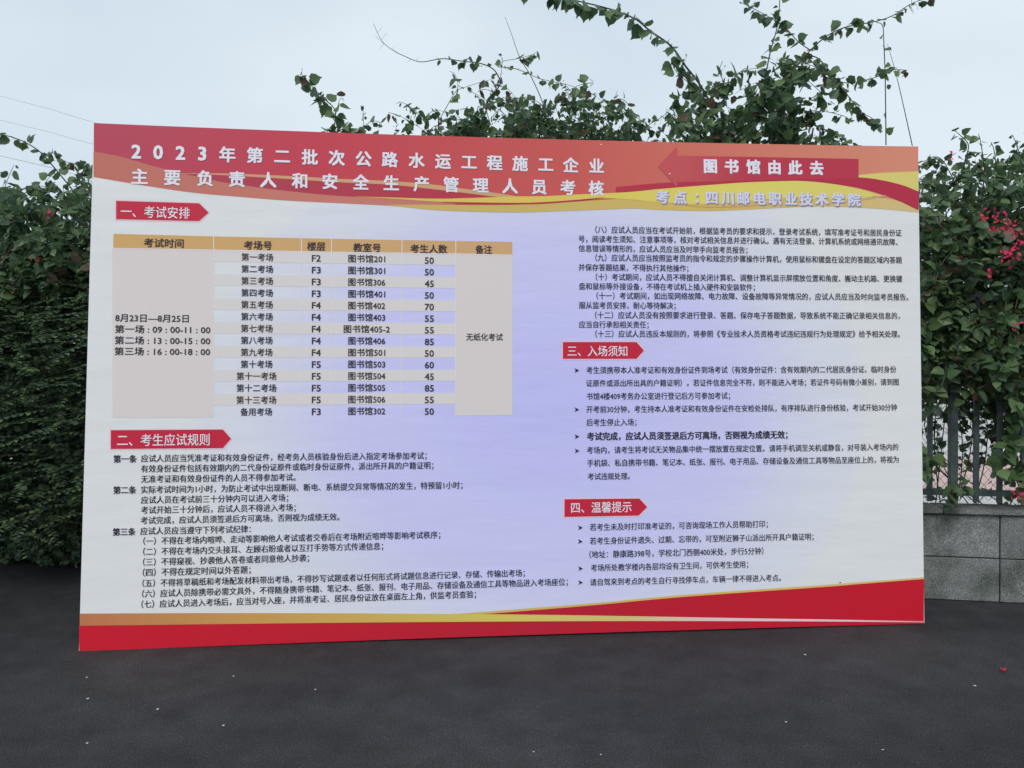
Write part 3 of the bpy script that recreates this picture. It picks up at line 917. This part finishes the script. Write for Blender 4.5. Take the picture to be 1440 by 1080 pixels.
class Plant:
    def __init__(s, base, label, cat='bush', name='bougainvillea', group=None, mat=M_leaf):
        s.base = Vector(base); s.mat = mat
        s.root = empty(name, s.base, label, cat, group)
        s.young = .08
        s.P, s.T, s.N, s.S = [], [], [], []        # near leaves -> objects
        s.mass = []                                # (P,T,N,S) arrays -> stuff
        s.twigs = Bag()
    def lit(s, p): return s.young if p[2] < 2.2 else s.young * .3
    def branch(s, pts, r0, r1, mat=None, name='branch'):
        V, q = tube_arrays(pts, r0, r1, 5)
        V = V - np.array(s.base)
        return link(name, mesh_np(name, V, q, mat or M_bark, True), s.root)
    def twig(s, pts, r0, r1):
        V, q = tube_arrays(pts, r0, r1, 3)
        s.twigs.add(V - np.array(s.base), q)
    def leaf(s, p, t, n, size):
        s.P.append(tuple(p)); s.T.append(tuple(t)); s.N.append(tuple(n)); s.S.append(size)
    def cane(s, px, r0=.006, r1=.0018, step=.032, size=.062, f0=0.0, f1=1.0, near=True, droop=.5, double=.5, mat=None, name='branch', lean=0.0):
        """px: list of (x, y, depth) in the photograph; leaves from fraction f0 to f1 of its length"""
        pts = catmull([at(*p) for p in px], 8)
        s.branch(pts, r0, r1, mat, name)
        if step: s.dress(pts, step, size, f0, f1, near, droop, double)
        return pts
    def dress(s, pts, step, size, f0=0, f1=1, near=True, droop=.5, double=.5):
        A = np.array([tuple(p) for p in pts])
        d = np.linalg.norm(np.diff(A, axis=0), axis=1)
        L = np.concatenate([[0], np.cumsum(d)])
        tot = L[-1]
        u = f0 * tot + random.random() * step
        side = 1
        out = [[], [], [], []]
        while u < f1 * tot:
            p = np.array([np.interp(u, L, A[:, k]) for k in range(3)])
            p2 = np.array([np.interp(min(tot, u + .01), L, A[:, k]) for k in range(3)])
            p1 = np.array([np.interp(max(0, u - .01), L, A[:, k]) for k in range(3)])
            t = (p2 - p1); t /= np.linalg.norm(t) + 1e-9
            for rep in range(2 if random.random() < double else 1):
                a = random.uniform(0, 2 * math.pi)
                ref = np.array([math.cos(a), random.uniform(-.6, .4), math.sin(a)])
                sd = np.cross(t, ref); sd /= np.linalg.norm(sd) + 1e-9
                tip = t * random.uniform(-.1, .7) + sd * side * random.uniform(.6, 1.1) + np.array([0, 0, -droop * random.uniform(.3, 1.3)])
                tip /= np.linalg.norm(tip)
                nn = np.array([random.uniform(-.7, .7), random.uniform(-1.2, -.2), random.uniform(-.2, .9)])
                sz = size * LEAF_SIZE * random.choice((.6, .8, .95, 1.05, 1.15)) * (1 - .3 * max(0, (u / tot - .75)) / .25)
                q = p + tip * size * .22
                if near:
                    s.leaf(q, tip, nn, sz)
                else:
                    out[0].append(q); out[1].append(tip); out[2].append(nn); out[3].append(sz)
                side = -side
            u += step * random.uniform(.6, 1.4)
        if out[0]:
            s.mass.append(tuple(np.array(o) for o in out))
    def clump(s, P, size, droop=.35, var=.35):
        n = len(P)
        T = RN.normal(size=(n, 3)) * [1, .7, .6] + [0, -.25, -droop]
        Nn = RN.normal(size=(n, 3)) * .55 + [0, -.35, .75]
        S = size * (1 + RN.uniform(-var, var, n))
        s.mass.append((P, T, Nn, S))
    def finish(s, protos=None, mat=None, cap=298):
        if s.P:
            P, T, Nn, S = map(np.array, (s.P, s.T, s.N, s.S))
            show = S / P[:, 1]
            order = np.argsort(-show)
            me = leaf_meshes(s.mat)
            lit = leaf_meshes(M_leaf_paler)
            Fm = frames(T, Nn)
            for i in order[:cap]:
                o = link('leaf', random.choice(lit if random.random() < s.lit(P[i]) else me), s.root)
                m4 = Matrix([[*(Fm[i][r] * S[i]), P[i][r] - s.base[r]] for r in range(3)] + [[0, 0, 0, 1]])
                o.matrix_local = m4
            if len(order) > cap:
                r = order[cap:]
                s.mass.append((P[r], T[r], Nn[r], S[r]))
        if s.mass:
            P, T, Nn, S = (np.concatenate(a) for a in zip(*s.mass))
            V, Fc = leaf_cloud(P - np.array(s.base), T, Nn, S, protos or LC)
            tag(link('foliage', mesh_np('foliage', V, Fc, mat or s.mat, False), s.root), kind='stuff')
        if s.twigs.V:
            tag(s.twigs.build('twigs', M_twig, s.root), kind='stuff')

def inside(poly_, x, y):
    c = False
    n = len(poly_)
    for i in range(n):
        x1, y1 = poly_[i]; x2, y2 = poly_[(i + 1) % n]
        if (y1 > y) != (y2 > y) and x < (x2 - x1) * (y - y1) / (y2 - y1) + x1: c = not c
    return c

def thicket(pl, outline, roots, n, d0, d1, size=.06, step=.034, length=(.5, 1.0), spread_=.9, up=.9, near=False, double=.6, twig_r=.003, lim=400):
    """many short leafy canes whose leafy part lies inside an outline; each starts at a root and bends over"""
    xs = [p[0] for p in outline]; ys = [p[1] for p in outline]
    k = tries = 0
    while k < n and tries < lim * n:
        tries += 1
        tx, ty = random.uniform(min(xs), max(xs)), random.uniform(min(ys), max(ys))
        if not inside(outline, tx, ty): continue
        D = random.uniform(d0, d1)
        tip = at(tx, ty, D)
        Lc = random.uniform(*length)
        ang = random.gauss(0, spread_)
        dr = Vector((math.sin(ang), random.uniform(-.35, .35), math.cos(ang) * up))
        dr.normalize()
        start = tip - dr * Lc
        mid = tip - dr * Lc * .45 + Vector((random.uniform(-.06, .06), random.uniform(-.05, .05), random.uniform(.02, .10)))
        pts = catmull([start, mid, tip], 6)
        pl.dress(pts[-2:], .02, size * .8, 0, 1, near, .3, .3)
        pl.twig(pts[len(pts) // 3:], twig_r, twig_r * .4)
        pl.dress(pts, step, size, .25, 1.0, near, .45, double)
        k += 1

# ---- tall bougainvillea right of centre, arching canes above the board
bA = wallpt(-2.2, .75, .01)
A = Plant(bA, 'tall bougainvillea with long arching canes against the sky above the right half of the board', 'bougainvillea')
def rise(pl, px, py, D, r=.014, jit=.25):
    """a woody stem from the plant's base up to a point"""
    top = at(px, py, D)
    m1 = pl.base.lerp(top, .35) + Vector((random.uniform(-jit, jit), random.uniform(-.1, .1), 0))
    m2 = pl.base.lerp(top, .7) + Vector((random.uniform(-jit, jit) * .5, random.uniform(-.1, .1), .08))
    pl.branch(catmull([pl.base, m1, m2, top], 8), r, r * .45, name='stem')
D = 5.75
for x, y in ((1061, 187), (1020, 180), (1107, 130), (985, 165), (1144, 180), (1094, 150)):
    rise(A, x, y, D + random.uniform(-.15, .3))
A.cane([(1010, 165, D), (985, 120, D), (965, 94, D - .02), (944, 65, D - .05), (915, 44, D - .08), (894, 27, D - .1), (865, 15, D - .12), (832, 6, D - .15), (782, -5, D - .2), (735, -12, D - .25)], .0085, .004, .036, .078, .12, 1, double=.55, droop=.8)
A.cane([(1057, 196, D), (1069, 146, D), (1082, 79, D), (1094, 33, D), (1097, -8, D)], .007, .003, .036, .062, .1, 1, droop=.4)
A.cane([(1094, 150, D), (1107, 112, D), (1132, 79, D), (1161, 52, D), (1190, 38, D), (1232, 30, D), (1257, 21, D - .05), (1282, 5, D - .1), (1312, -5, D - .12)], .006, .0025, .032, .062, .12, 1, double=.55, droop=.4)
A.cane([(1132, 79, D), (1150, 82, D), (1173, 108, D), (1198, 142, D), (1212, 158, D), (1228, 168, D), (1236, 184, D)], .005, .002, .032, .062, .1, 1, droop=.8)
A.cane([(1168, 104, D), (1185, 116, D), (1211, 114, D), (1240, 106, D), (1258, 98, D), (1276, 99, D)], .004, .0018, .028, .055, .05, 1, double=.7)
A.cane([(1246, 204, D), (1245, 117, D), (1243, 60, D), (1241, 36, D), (1232, 31, D)], .0045, .0025, .17, .045, .05, .9)
A.cane([(1283, 205, D + .1), (1269, 142, D + .1), (1259, 100, D + .1), (1248, 62, D + .1)], .0038, .0015, None)
A.cane([(1041, 3, D), (1069, 17, D), (1102, 37, D), (1122, 58, D), (1140, 71, D)][::-1], .004, .002, .034, .058, .1, 1, double=.8)
A.cane([(1061, 187, D), (1100, 165, D), (1136, 142, D), (1157, 127, D), (1166, 118, D)], .005, .002, .04, .055, .1, 1)
A.cane([(1085, 165, D), (1120, 165, D), (1144, 175, D), (1160, 182, D), (1180, 192, D), (1178, 205, D)], .005, .002, .028, .06, .1, 1, double=.8, droop=1.0)
A.cane([(1130, 190, D), (1134, 172, D), (1129, 158, D)], .002, .0012, None)
A.cane([(1000, 150, D), (975, 122, D), (952, 102, D), (945, 85, D)], .004, .002, .05, .075, .3, 1)
A.cane([(1022, 150, D), (1018, 118, D), (1012, 100, D), (1016, 86, D)], .004, .002, .045, .085, .3, 1)
A.cane([(1000, 140, D), (1030, 112, D), (1045, 98, D), (1052, 96, D)], .004, .002, .045, .07, .3, 1)
A.cane([(960, 190, D), (948, 160, D), (952, 138, D), (972, 128, D)], .004, .002, .034, .06, .2, 1, double=.8)
thicket(A, [(958, 200), (955, 150), (978, 118), (1000, 100), (1040, 104), (1065, 110), (1078, 92), (1092, 78), (1118, 62), (1140, 75), (1146, 96), (1120, 118), (1118, 140), (1140, 160), (1168, 182), (1160, 205)], None, 72, D - .35, D + .4, size=.068, step=.036, length=(.25, .6), lim=400)
thicket(A, [(1000, 205), (1000, 175), (1040, 155), (1100, 160), (1150, 190), (1150, 205)], None, 32, D - .2, D + .6, size=.064, step=.044, length=(.25, .6))
A.finish()

# ---- wide bougainvillea behind the middle of the board
bB = wallpt(-4.3, .8, .01)
B = Plant(bB, 'wide bougainvillea showing over the top edge of the board left of the tall arching one', 'bougainvillea')
D = 6.0
for x, y in ((667, 169), (764, 147), (617, 164), (720, 180), (820, 175), (880, 180)):
    rise(B, x, y, D + random.uniform(-.15, .3))
B.cane([(664, 176, D), (686, 142, D), (703, 119, D), (700, 106, D), (692, 96, D), (675, 89, D), (650, 86, D), (622, 82.5, D), (592, 87, D), (569, 79, D), (550, 69, D), (536, 56, D), (525, 33, D)], .006, .0016, .045, .048, .12, .62, double=.5)
B.cane([(775, 190, D), (764, 147, D), (747, 108, D), (731, 81, D), (719, 47, D), (710, 24, D)], .0045, .0014, None)
B.cane([(700, 94, D), (722, 96, D), (744, 104, D), (760, 111, D), (797, 119, D), (812, 124, D)], .0035, .0015, .05, .045, .0, .8)
B.cane([(706, 92, D), (708, 86, D), (731, 82, D), (750, 76, D), (756, 72, D)], .0025, .0014, .035, .055, .55, 1, double=.8)
B.cane([(617, 170, D), (636, 136, D), (644, 122, D), (640, 105, D), (632, 100, D)], .003, .0016, .055, .06, .3, 1)
B.cane([(605, 185, D), (589, 161, D), (572, 147, D), (561, 143, D)], .003, .0016, .045, .062, .2, 1, double=.8)
B.cane([(644, 126, D), (656, 122, D), (678, 115, D), (694, 111, D)], .0022, .0012, .06, .04, .2, 1)
B.cane([(558, 196, D), (557, 180, D), (558, 168, D)], .002, .001, .022, .03, 0, 1, double=1)
B.cane([(690, 176, D), (684, 150, D), (694, 130, D), (703, 112, D), (706, 84, D), (700, 76, D)], .003, .0015, .045, .05, .2, 1)
B.cane([(800, 175, D), (806, 140, D), (800, 125, D), (788, 116, D)], .003, .0015, .045, .045, .3, 1)
B.cane([(850, 170, D), (862, 145, D), (868, 128, D)], .003, .0015, .04, .05, .3, 1)
B.cane([(900, 185, D), (918, 172, D), (934, 162, D), (946, 150, D)], .003, .0015, .035, .052, .1, 1)
for x0, x1, dy in ((540, 520, -26), (536, 548, -20), (552, 556, -12), (531, 541, -18), (560, 552, -14), (585, 590, -14), (578, 570, 10), (540, 530, 14)):
    y0 = {540: 62, 536: 56, 552: 70, 531: 46, 560: 76, 585: 86, 578: 83}[x0]
    B.twig(catmull([at(x0, y0, D), at((x0 + x1) / 2, y0 + dy * .35, D), at((x0 * .3 + x1 * .7), y0 + dy * .5, D)], 4), .0012, .0007)
thicket(B, [(560, 205), (575, 183), (600, 172), (640, 160), (668, 150), (700, 138), (730, 134), (770, 140), (800, 130), (840, 138), (880, 150), (900, 168), (945, 190), (965, 205)], None, 150, D - .4, D + .4, size=.058, step=.042, length=(.2, .5))
thicket(B, [(560, 208), (600, 186), (700, 168), (850, 165), (960, 190), (960, 208)], None, 55, D - .3, D + .5, size=.056, step=.04, length=(.2, .45), spread_=1.3)
B.finish()

# ---- single shoots left of it
bC = wallpt(-5.9, .7, .01)
Cc = Plant(bC, 'bougainvillea shoots with large leaves standing alone above the board under open sky', 'bougainvillea')
D = 5.9
rise(Cc, 469, 188, D, .008, .1)
rise(Cc, 511, 192, D, .005, .1)
Cc.cane([(469, 190, D), (471, 156, D), (458, 141, D), (442, 125, D), (432, 113, D - .03), (424, 104, D - .05)], .004, .002, .022, .078, .45, 1, double=.85, droop=.5)
Cc.cane([(470, 190, D), (471, 168, D), (476, 145, D), (480, 137, D)], .003, .0016, .05, .075, .2, 1, double=.7)
Cc.cane([(472, 186, D), (485, 180, D), (500, 182, D), (508, 186, D)], .003, .0016, .026, .06, .2, 1, double=.8)
Cc.cane([(512, 192, D), (511, 168, D), (511, 148, D)], .0022, .0012, .026, .036, .15, 1, double=1, droop=.2)
thicket(Cc, [(455, 205), (462, 178), (480, 170), (500, 180), (520, 186), (525, 200)], None, 12, D - .1, D + .1, size=.06, step=.04, length=(.15, .3))
Cc.finish()

# ---- right hand bougainvillea with magenta flowers over the fence
bD = wallpt(.55, .7, .01)
Rr = Plant(bD, 'dense bougainvillea with magenta flower clusters hanging over the fence right of the board', 'bougainvillea')
Rr.young = .6
D = 5.5
for x, y in ((1330, 300), (1390, 260), (1430, 300), (1480, 250), (1350, 420), (1540, 300)):
    rise(Rr, x, y, D + random.uniform(0, .4))
Rr.cane([(1360, 300, D), (1356, 235, D), (1362, 205, D), (1350, 190, D), (1340, 182, D)], .005, .002, .034, .062, .3, 1, double=.8)
Rr.cane([(1380, 290, D), (1384, 240, D), (1380, 205, D), (1376, 188, D)], .005, .002, .04, .068, .3, 1, double=.7)
Rr.cane([(1410, 290, D), (1402, 240, D), (1398, 212, D), (1394, 200, D)], .005, .002, .04, .066, .3, 1, double=.7)
Rr.cane([(1440, 290, D), (1436, 230, D), (1430, 205, D), (1424, 190, D)], .005, .002, .035, .05, .3, 1, double=.8)
Rr.cane([(1345, 260, D), (1325, 225, D), (1308, 222, D), (1292, 236, D), (1285, 245, D)], .004, .0018, .034, .05, .1, 1, double=.8)
Rr.cane([(1455, 270, D), (1450, 225, D), (1445, 200, D), (1440, 186, D)], .005, .002, .04, .06, .3, 1)
Rr.cane([(1310, 305, D - .35), (1335, 330, D - .38), (1365, 352, D - .38), (1394, 378, D - .36)], .0045, .003, None)
Rr.cane([(1300, 262, D - .2), (1312, 245, D - .2), (1330, 225, D - .2), (1345, 215, D - .2)], .004, .002, None)
# front leaves: hanging sprays in front of the fence line
rf = [((1320, 380), (1302, 440)), ((1350, 400), (1335, 470)), ((1400, 420), (1388, 500)), ((1430, 430), (1425, 510)), ((1310, 440), (1300, 500)),
      ((1330, 460), (1350, 520)), ((1425, 500), (1400, 545)), ((1440, 520), (1430, 590)), ((1395, 520), (1370, 548)), ((1445, 560), (1415, 620)),
      ((1432, 610), (1405, 665)), ((1360, 680), (1330, 708)),
      ((1360, 450), (1372, 520)), ((1296, 470), (1290, 520)), ((1440, 640), (1432, 700)), ((1312, 640), (1300, 668)), ((1425, 380), (1440, 440)), ((1380, 330), (1420, 345)), ((1340, 350), (1320, 400))]
for (x0, y0), (x1, y1) in rf:
    dd = 5.12 + random.uniform(-.12, .14)
    Rr.cane([(x0, y0, dd + .2), ((x0 + x1) / 2 - 4, (y0 + y1) / 2 - 8, dd + .02), (x1, y1, dd)], .003, .0015, .030, .072, .05, 1, double=.7, droop=.6)
RO = [(1275, 262), (1300, 246), (1330, 232), (1350, 216), (1372, 214), (1392, 224), (1415, 222), (1440, 215), (1480, 205), (1560, 215), (1640, 240)]
thicket(Rr, RO + [(1640, 330), (1275, 330)], None, 190, D - .35, D + .45, size=.062, step=.040, length=(.25, .6))
thicket(Rr, [(1270, 315), (1640, 315), (1640, 560), (1420, 575), (1330, 520), (1270, 560)], None, 760, D - .45, D + .55, size=.066, step=.04, length=(.25, .6), spread_=1.4)
thicket(Rr, [(1400, 545), (1640, 545), (1640, 715), (1480, 715), (1400, 620)], None, 70, D - .3, D + .4, size=.062, step=.045, length=(.25, .5), spread_=1.5)
thicket(Rr, [(1270, 530), (1440, 530), (1440, 715), (1270, 715)], None, 62, D + .05, D + .6, size=.050, step=.045, length=(.25, .5), spread_=1.5)
# small stems visible through the fence
for i in range(14):
    x = random.uniform(1290, 1450)
    Rr.twig(catmull([wallpt(random.uniform(-.6, 1.2), random.uniform(.4, 1.0), .02), at(x + 8, 640, D + .2), at(x + random.uniform(-40, 40), 520, D + .2)], 6), .006, .003)
Rr.finish()

def flowers(plant, spots, mat=M_bract):
    for x, y, dd, rad, n in spots:
        c = np.array(at(x, y, dd)) - np.array(plant.base)
        P = c + RN.normal(size=(n, 3)) * rad * .5
        T = RN.normal(size=(n, 3)) + [0, -.4, 0]
        Nn = RN.normal(size=(n, 3)) * .7 + [0, -1, .3]
        V, Fc = leaf_cloud(P, T, Nn, .026 * (1 + RN.uniform(-.25, .25, n)), [leaf_proto(.42, .12, -.1, False), leaf_proto(.36, .16, .0, False)])
        link('flower_cluster', mesh_np('flower_cluster', V, Fc, mat, False), plant.root)['kind'] = 'stuff'
DF = 4.98
flowers(Rr, [(1384, 306, DF, .05, 5), (1397, 307, DF, .05, 12), (1399, 320, DF, .055, 13), (1415, 318, DF, .055, 12), (1428, 323, DF, .06, 14), (1438, 327, DF, .05, 10),
             (1431, 343, DF, .055, 12), (1424, 354, DF, .06, 14), (1419, 363, DF, .05, 11), (1405, 365, DF, .03, 3), (1394, 384, DF, .04, 8), (1340, 362, DF + .1, .05, 6),
             (1433, 696, DF - .02, .035, 11), (1428, 460, DF, .03, 5), (1338, 222, 5.4, .05, 6)])

# ---- left hand bougainvillea above the hedge
bE = wallpt(-7.6, .6, .01)
Lb = Plant(bE, 'bougainvillea with airy leafy canes rising above the dark hedge left of the board', 'bougainvillea')
D = 5.9
for x, y in ((103, 290), (20, 300), (70, 300), (-60, 300), (140, 300)):
    rise(Lb, x, y, D + random.uniform(0, .3))
Lb.cane([(110, 285, D), (103, 269, D), (83, 244, D), (67, 225, D), (53, 211, D), (33, 199, D), (14, 192, D), (0, 189, D), (-30, 184, D)], .006, .003, .05, .062, .1, 1, double=.5)
Lb.cane([(62, 218, D), (75, 215, D), (90, 226, D), (104, 231, D), (122, 236, D), (134, 238, D)], .003, .0015, .032, .05, 0, 1, double=.8)
Lb.cane([(114, 275, D), (115, 261, D), (116, 245, D), (118, 230, D)], .003, .0015, .03, .06, .1, 1, double=.8)
Lb.cane([(-10, 300, D), (0, 292, D), (17, 276, D), (40, 262, D), (60, 262, D), (78, 268, D)], .004, .002, .032, .068, .1, 1, double=.8)
Lb.cane([(2, 285, D), (8, 260, D), (16, 240, D), (20, 232, D)], .003, .0015, .04, .06, .2, 1, double=.7)
Lb.cane([(60, 290, D), (62, 270, D), (66, 255, D), (70, 248, D)], .003, .0015, .035, .06, .2, 1, double=.7)
thicket(Lb, [(-160, 262), (-40, 262), (20, 276), (50, 262), (75, 264), (100, 262), (135, 250), (180, 260), (180, 345), (-160, 345)], None, 200, D - .35, D + .35, size=.060, step=.042, length=(.25, .55))
thicket(Lb, [(-160, 325), (240, 325), (240, 430), (-160, 430)], None, 420, D - .6, D + .4, size=.056, step=.042, length=(.25, .6), spread_=1.4)
Lb.finish()
flowers(Lb, [(73, 299, D - .4, .035, 5), (48, 365, D - .5, .05, 6), (57, 369, D - .5, .04, 4), (3, 372, D - .5, .04, 5)])

# ---- dark fine leaved hedge left of and behind the board
bH = wallpt(-7.4, -.35, 0)
H = Plant(bH, 'dark fine leaved hedge with drooping feathery sprays left of the board', 'hedge', 'hedge', mat=M_hedge)
for i in range(16):
    x = random.uniform(-1.6, 2.6)
    b0 = wallpt(-7.6 + x, -.08 + random.uniform(-.1, .15), 0)
    m = b0 + Vector((random.uniform(-.15, .15), random.uniform(-.15, .15), .8))
    t_ = b0 + Vector((random.uniform(-.4, .4), random.uniform(-.4, .3), random.uniform(1.6, 2.3)))
    H.branch(catmull([b0, m, t_], 6), .014, .005, name='stem')
def hedge_front(z):
    """how far the hedge bulges in front of the wall face at a height"""
    return float(np.interp(z, [0, .35, .5, .7, 1.0, 1.6, 2.1, 2.5], [.34, .36, .48, .74, .95, 1.0, .80, .45]))
def clear_of_board(p, m=.16):
    q = Vector((p[0], p[1], p[2])) - BO
    return q.dot(be) < -.12 or q.dot(by_) > m
n = 62000
s_ = RN.uniform(-10.2, -4.6, n); z_ = RN.uniform(.03, 2.45, n)
fr_ = np.array([hedge_front(z) for z in z_]) * (1 + .16 * np.sin(s_ * 5.3 + z_ * 4.0) + .12 * np.sin(s_ * 9.1 - z_ * 7.0))
d_ = -fr_ * np.sqrt(RN.uniform(.02, 1, n)) * .80 + .06
P = np.stack([WA.x - WD.x * s_ + WN.x * d_, WA.y - WD.y * s_ + WN.y * d_, z_], 1)
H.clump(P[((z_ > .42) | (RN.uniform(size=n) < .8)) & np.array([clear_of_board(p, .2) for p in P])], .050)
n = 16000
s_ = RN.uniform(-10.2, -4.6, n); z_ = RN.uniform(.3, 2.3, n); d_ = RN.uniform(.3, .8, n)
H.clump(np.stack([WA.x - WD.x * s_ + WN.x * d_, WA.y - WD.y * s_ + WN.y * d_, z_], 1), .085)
# feathery sprays lying over the surface
tw = 0
SP_, ST_, SN_, SS_ = [], [], [], []
tiers = [.52, .66, .84, .98, 1.18, 1.34, 1.52, 1.66, 1.86, 2.02, 2.2, 2.36]
for i in range(2100):
    s0 = random.uniform(-9.6, -4.7); z0 = random.choice(tiers) + random.gauss(0, .085)
    fr = hedge_front(z0)
    z0 += .10 * math.sin(s0 * 4.1 + z0 * 3) + .05 * math.sin(s0 * 11)
    fr *= 1 + .16 * math.sin(s0 * 5.3 + z0 * 4) + .12 * math.sin(s0 * 9.1 - z0 * 7)
    c = wallpt(s0, -fr + random.uniform(-.08, .24) + .10 * math.sin(s0 * 6 + z0 * 9), z0)
    a = random.gauss(0, .9)
    out = (-WN * math.cos(a) + (-WD) * math.sin(a) * 1.4).normalized()
    Ls = random.uniform(.22, .55)
    e1 = c + out * Ls + Vector((0, 0, random.uniform(-.16, .04)))
    if not (clear_of_board(c) and clear_of_board(e1)): continue
    pts = catmull([c, c.lerp(e1, .5) + Vector((0, 0, .03)), e1], 5)
    H.twig(pts, .002, .001)
    A_ = np.array([tuple(p) for p in pts])
    m = int(Ls / .019)
    side = np.cross(np.array(e1 - c), [0, 0, 1]); side /= np.linalg.norm(side)
    ax_ = np.array((e1 - c).normalized())
    for k in range(m):
        u = (k + .5) / m
        p = np.array([np.interp(u * (len(A_) - 1), range(len(A_)), A_[:, q]) for q in range(3)])
        sg = 1 if k % 2 else -1
        SP_.append(p); ST_.append(side * sg + ax_ * .45 + np.array([0, 0, random.uniform(-.25, .1)]))
        SN_.append(np.array([random.uniform(-.25, .25), random.uniform(-.25, .25), 1])); SS_.append(random.uniform(.032, .046) * (1.15 - .5 * abs(u - .4)))
V_, F_ = leaf_cloud(np.array(SP_) - np.array(H.base), np.array(ST_), np.array(SN_), np.array(SS_), LC)
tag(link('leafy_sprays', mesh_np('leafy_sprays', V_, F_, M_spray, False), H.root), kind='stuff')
H.finish()

# ------------------------------------------------------------------ overhead wires and their pole
pw = at(600, 529, 26); pw.z = 0
pole = empty('utility_pole', pw, 'concrete utility pole with crossarm hidden behind the board', 'utility pole')
link('shaft', (lambda V, q: mesh_np('shaft', V, q, M_concrete, True))(*tube_arrays([Vector((0, 0, 0)), Vector((0, 0, 3)), Vector((0, 0, 7.4))], .17, .11, 14)), pole)
box('crossarm', (-.9, .9, -.05, .05, 6.9, 7.0), M_steel, pole)
for (ya, yb, xr, lab) in ((135, 172, 132, 'uppermost of the thin overhead wires crossing the sky left of the board'),
                          (169, 203, 132, 'middle one of the thin overhead wires crossing the sky left of the board'),
                          (219, 252, 132, 'lowest and thickest of the overhead wires, just above the leafy canes on the left')):
    sl = (yb - ya) / xr
    end = at(600, ya + sl * 600 * 1.02, 26)
    st0 = at(-700, ya - sl * 640, 26)
    mid = at(0, ya, 26)
    a_ = at(132, yb, 26)
    w = empty('overhead_wire', st0, lab, 'overhead wire', 'overhead wires on the left')
    V_, q_ = tube_arrays([p - st0 for p in catmull([st0, mid, a_, end], 10)], .006, .006, 5)
    if ya == 219: V_, q_ = tube_arrays([p - st0 for p in catmull([st0, mid, a_, end], 10)], .009, .009, 5)
    link('cable', mesh_np('cable', V_, q_, M_cable, True), w)

# ------------------------------------------------------------------ bits lying on the asphalt
def ground_at(px, py):
    r = ray(px, py)
    return Vector((0, 0, CAM_H)) + r * (-CAM_H / r.z)
def petal(pos, size, mat, name, label, cat, group=None, curl=.35, n=1):
    V, Fq = leaf_proto(.45, curl * .35, -curl * .3, True)
    V = V.astype(float)
    bagp = Bag()
    for k in range(n):
        a = k * 2.1 + random.random()
        Rz = np.array([[math.cos(a), -math.sin(a), 0], [math.sin(a), math.cos(a), 0], [0, 0, 1]])
        tl_ = .0 if n == 1 else .9
        Rx = np.array([[1, 0, 0], [0, math.cos(tl_), -math.sin(tl_)], [0, math.sin(tl_), math.cos(tl_)]])
        bagp.add((V * size) @ Rx.T @ Rz.T + [0, 0, .006], tri_faces(Fq))
    o = bagp.build(name, mat, None, (pos.x, pos.y, .001))
    return tag(o, label, cat, group)
petal(ground_at(1411, 946), .026, M_bract, 'fallen_flower', 'single fallen pink flower lying on the asphalt right of the board', 'flower', n=3)
for x, y in ((122, 955), (222, 1000), (314, 1023), (122, 1048), (444, 972), (329, 953), (1372, 967), (1243, 1057), (1106, 1018), (845, 1064), (751, 1060), (1133, 923), (124, 985)):
    petal(ground_at(x, y), random.uniform(.009, .016) if y < 1030 else random.uniform(.008, .012), M_petal, 'fallen_petal', 'tiny pale fallen petal lying on the dark asphalt', 'petal', 'pale petals scattered on the asphalt')
